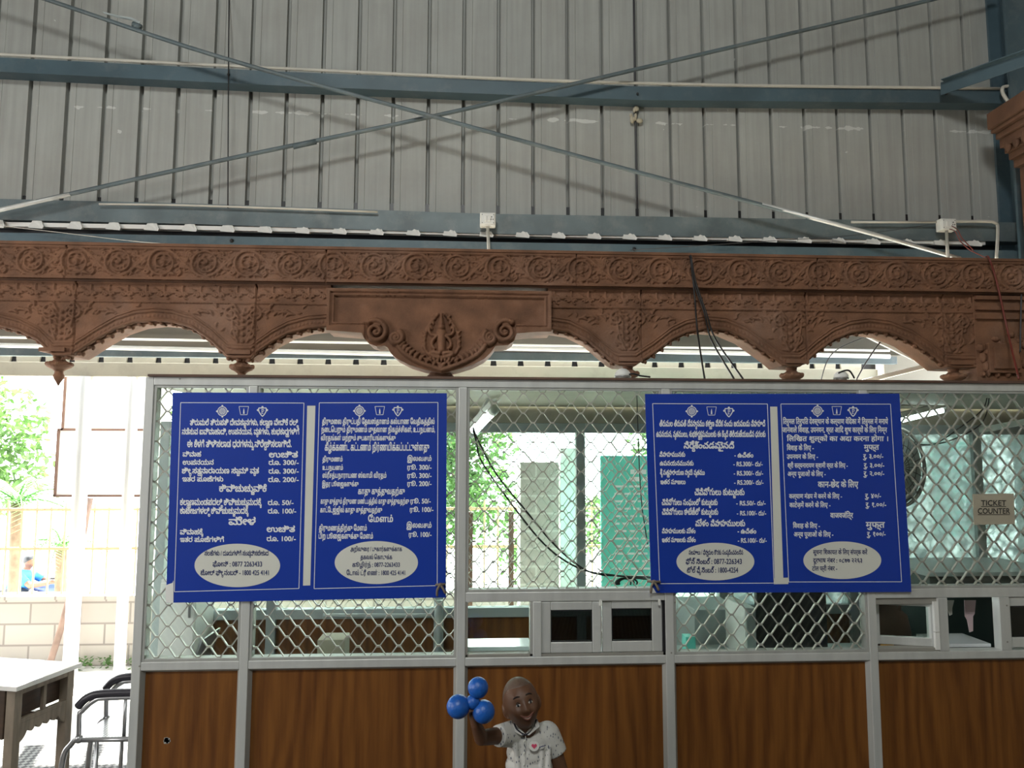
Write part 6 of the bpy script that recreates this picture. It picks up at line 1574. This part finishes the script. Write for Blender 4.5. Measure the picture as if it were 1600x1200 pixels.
# rider in the street
c = at(44, 905, 9.0)
rider = empty('person', (c.x, 9.0, gz), 'rider with black hair and a bright blue shirt leaning forward beyond the fence', 'person')
S = lambda x, z, y=0: Vector((c.x+x, 9.0+y, c.z+z))
hcr = S(.0, .26); RR = Matrix.Rotation(math.radians(78), 3, 'Z')
mb = MB(); head_mesh(mb, hcr, RR, 1.15, 40, 32); limb(mb, [hcr+Vector((-.01, 0, -.06)), S(-.06, .10)], [.055, .06])
for k in range(6):
    t = k/5; mb.ball(S(-.08-.10*t, .07-.22*t), (.13, .19-.03*t, .10), 18, 12)
for s in (-1, 1):
    limb(mb, [S(-.07, .09, s*.17), S(.16, -.06, s*.22), S(.44, -.02, s*.26)], [.055, .045, .032]); h_ = S(.49, -.0, s*.26); mb.ball(h_, (.05, .03, .035), 12, 8)
    for k in range(4): limb(mb, [h_+Vector((.03, 0, .02-.012*k)), h_+Vector((.06, 0, .012-.012*k)), h_+Vector((.055, s*-.02, -.005-.012*k))], [.011, .01, .009], 8)
    limb(mb, [h_+Vector((0, 0, .02)), h_+Vector((.03, -s*.03, .01))], [.012, .01], 8)
    limb(mb, [S(-.2, -.16, s*.09), S(.22, -.22, s*.15), S(.05, -.62, s*.16), ], [.085, .065, .045]); limb(mb, [S(.05, -.64, s*.16), S(.17, -.66, s*.16)], [.045, .035])
put('body', fuse(mb, .012, 2), M['skin'], rider)
mb = MB(); limb(mb, [S(-.07, .08, -.16), S(-.07, .08, .16)], [.085, .085])
for k in range(6):
    t = k/5; mb.ball(S(-.08-.10*t, .06-.23*t), (.155, .205-.03*t, .11), 18, 12)
for s in (-1, 1): a, b = S(-.07, .08, s*.17), S(.10, -.03, s*.21); mb.tube([a, b], [.08, .065], 14); mb.ball(a, .08, 14, 10)
put('shirt', fuse(mb, .012, 3), mat('bright_blue_shirt', (.02, .16, .42), .7), rider)
mb = MB()
for s in (-1, 1): limb(mb, [S(-.2, -.17, s*.09), S(.2, -.23, s*.15), S(.08, -.5, s*.16)], [.1, .08, .06])
put('trousers', fuse(mb, .014, 2), M['dark'], rider)
mb = MB(); mb.ball(hcr+RR @ Vector((0, .014, .03)), (.078, .090, .088), 22, 14, RR); mb.build('hair', M['dark'], rider, smooth=True)

# ------------------------------------------------------------------ repeats share a group
GROUPS = {'tie_rod': 'crossed tie rods', 'conduit_pipe': 'cream conduits on the wall', 'wall_cable': 'cables down the cladding', 'switch_box': 'white switch boxes', 'loose_wire': 'loose red wires',
          'hanging_cable': 'cables hanging over the frieze', 'stay_wire': 'thin wires behind the right arch', 'white_batten': 'white battens behind the right arch', 'bulkhead_lamp': 'small domed lamps on the booth', 'lamp_cable': 'lamp cables on the booth',
          'ceiling_pipe': 'white pipes under the canopy', 'work_desk': 'grey desks in the booth', 'sagging_cable': 'black cables inside the booth', 'service_pipe': 'grey pipes in the booth', 'tube_light': 'lit tube lamps', 'price_board': 'blue price boards',
          'canopy_post': 'white posts under the eave', 'rusty_post': 'rusty posts beyond the booth', 'notice_board': 'teal boards outside', 'palm': 'palms beyond the fence', 'paper_strip': 'paper strips in the hatch', 'paper_pad': 'papers behind the hatch', 'roof_purlin': None}
for o in SC.objects:
    if o.parent is None and o.get('category') and not o.get('group'):
        g = GROUPS.get(o.name.split('.')[0])
        if g: o['group'] = g
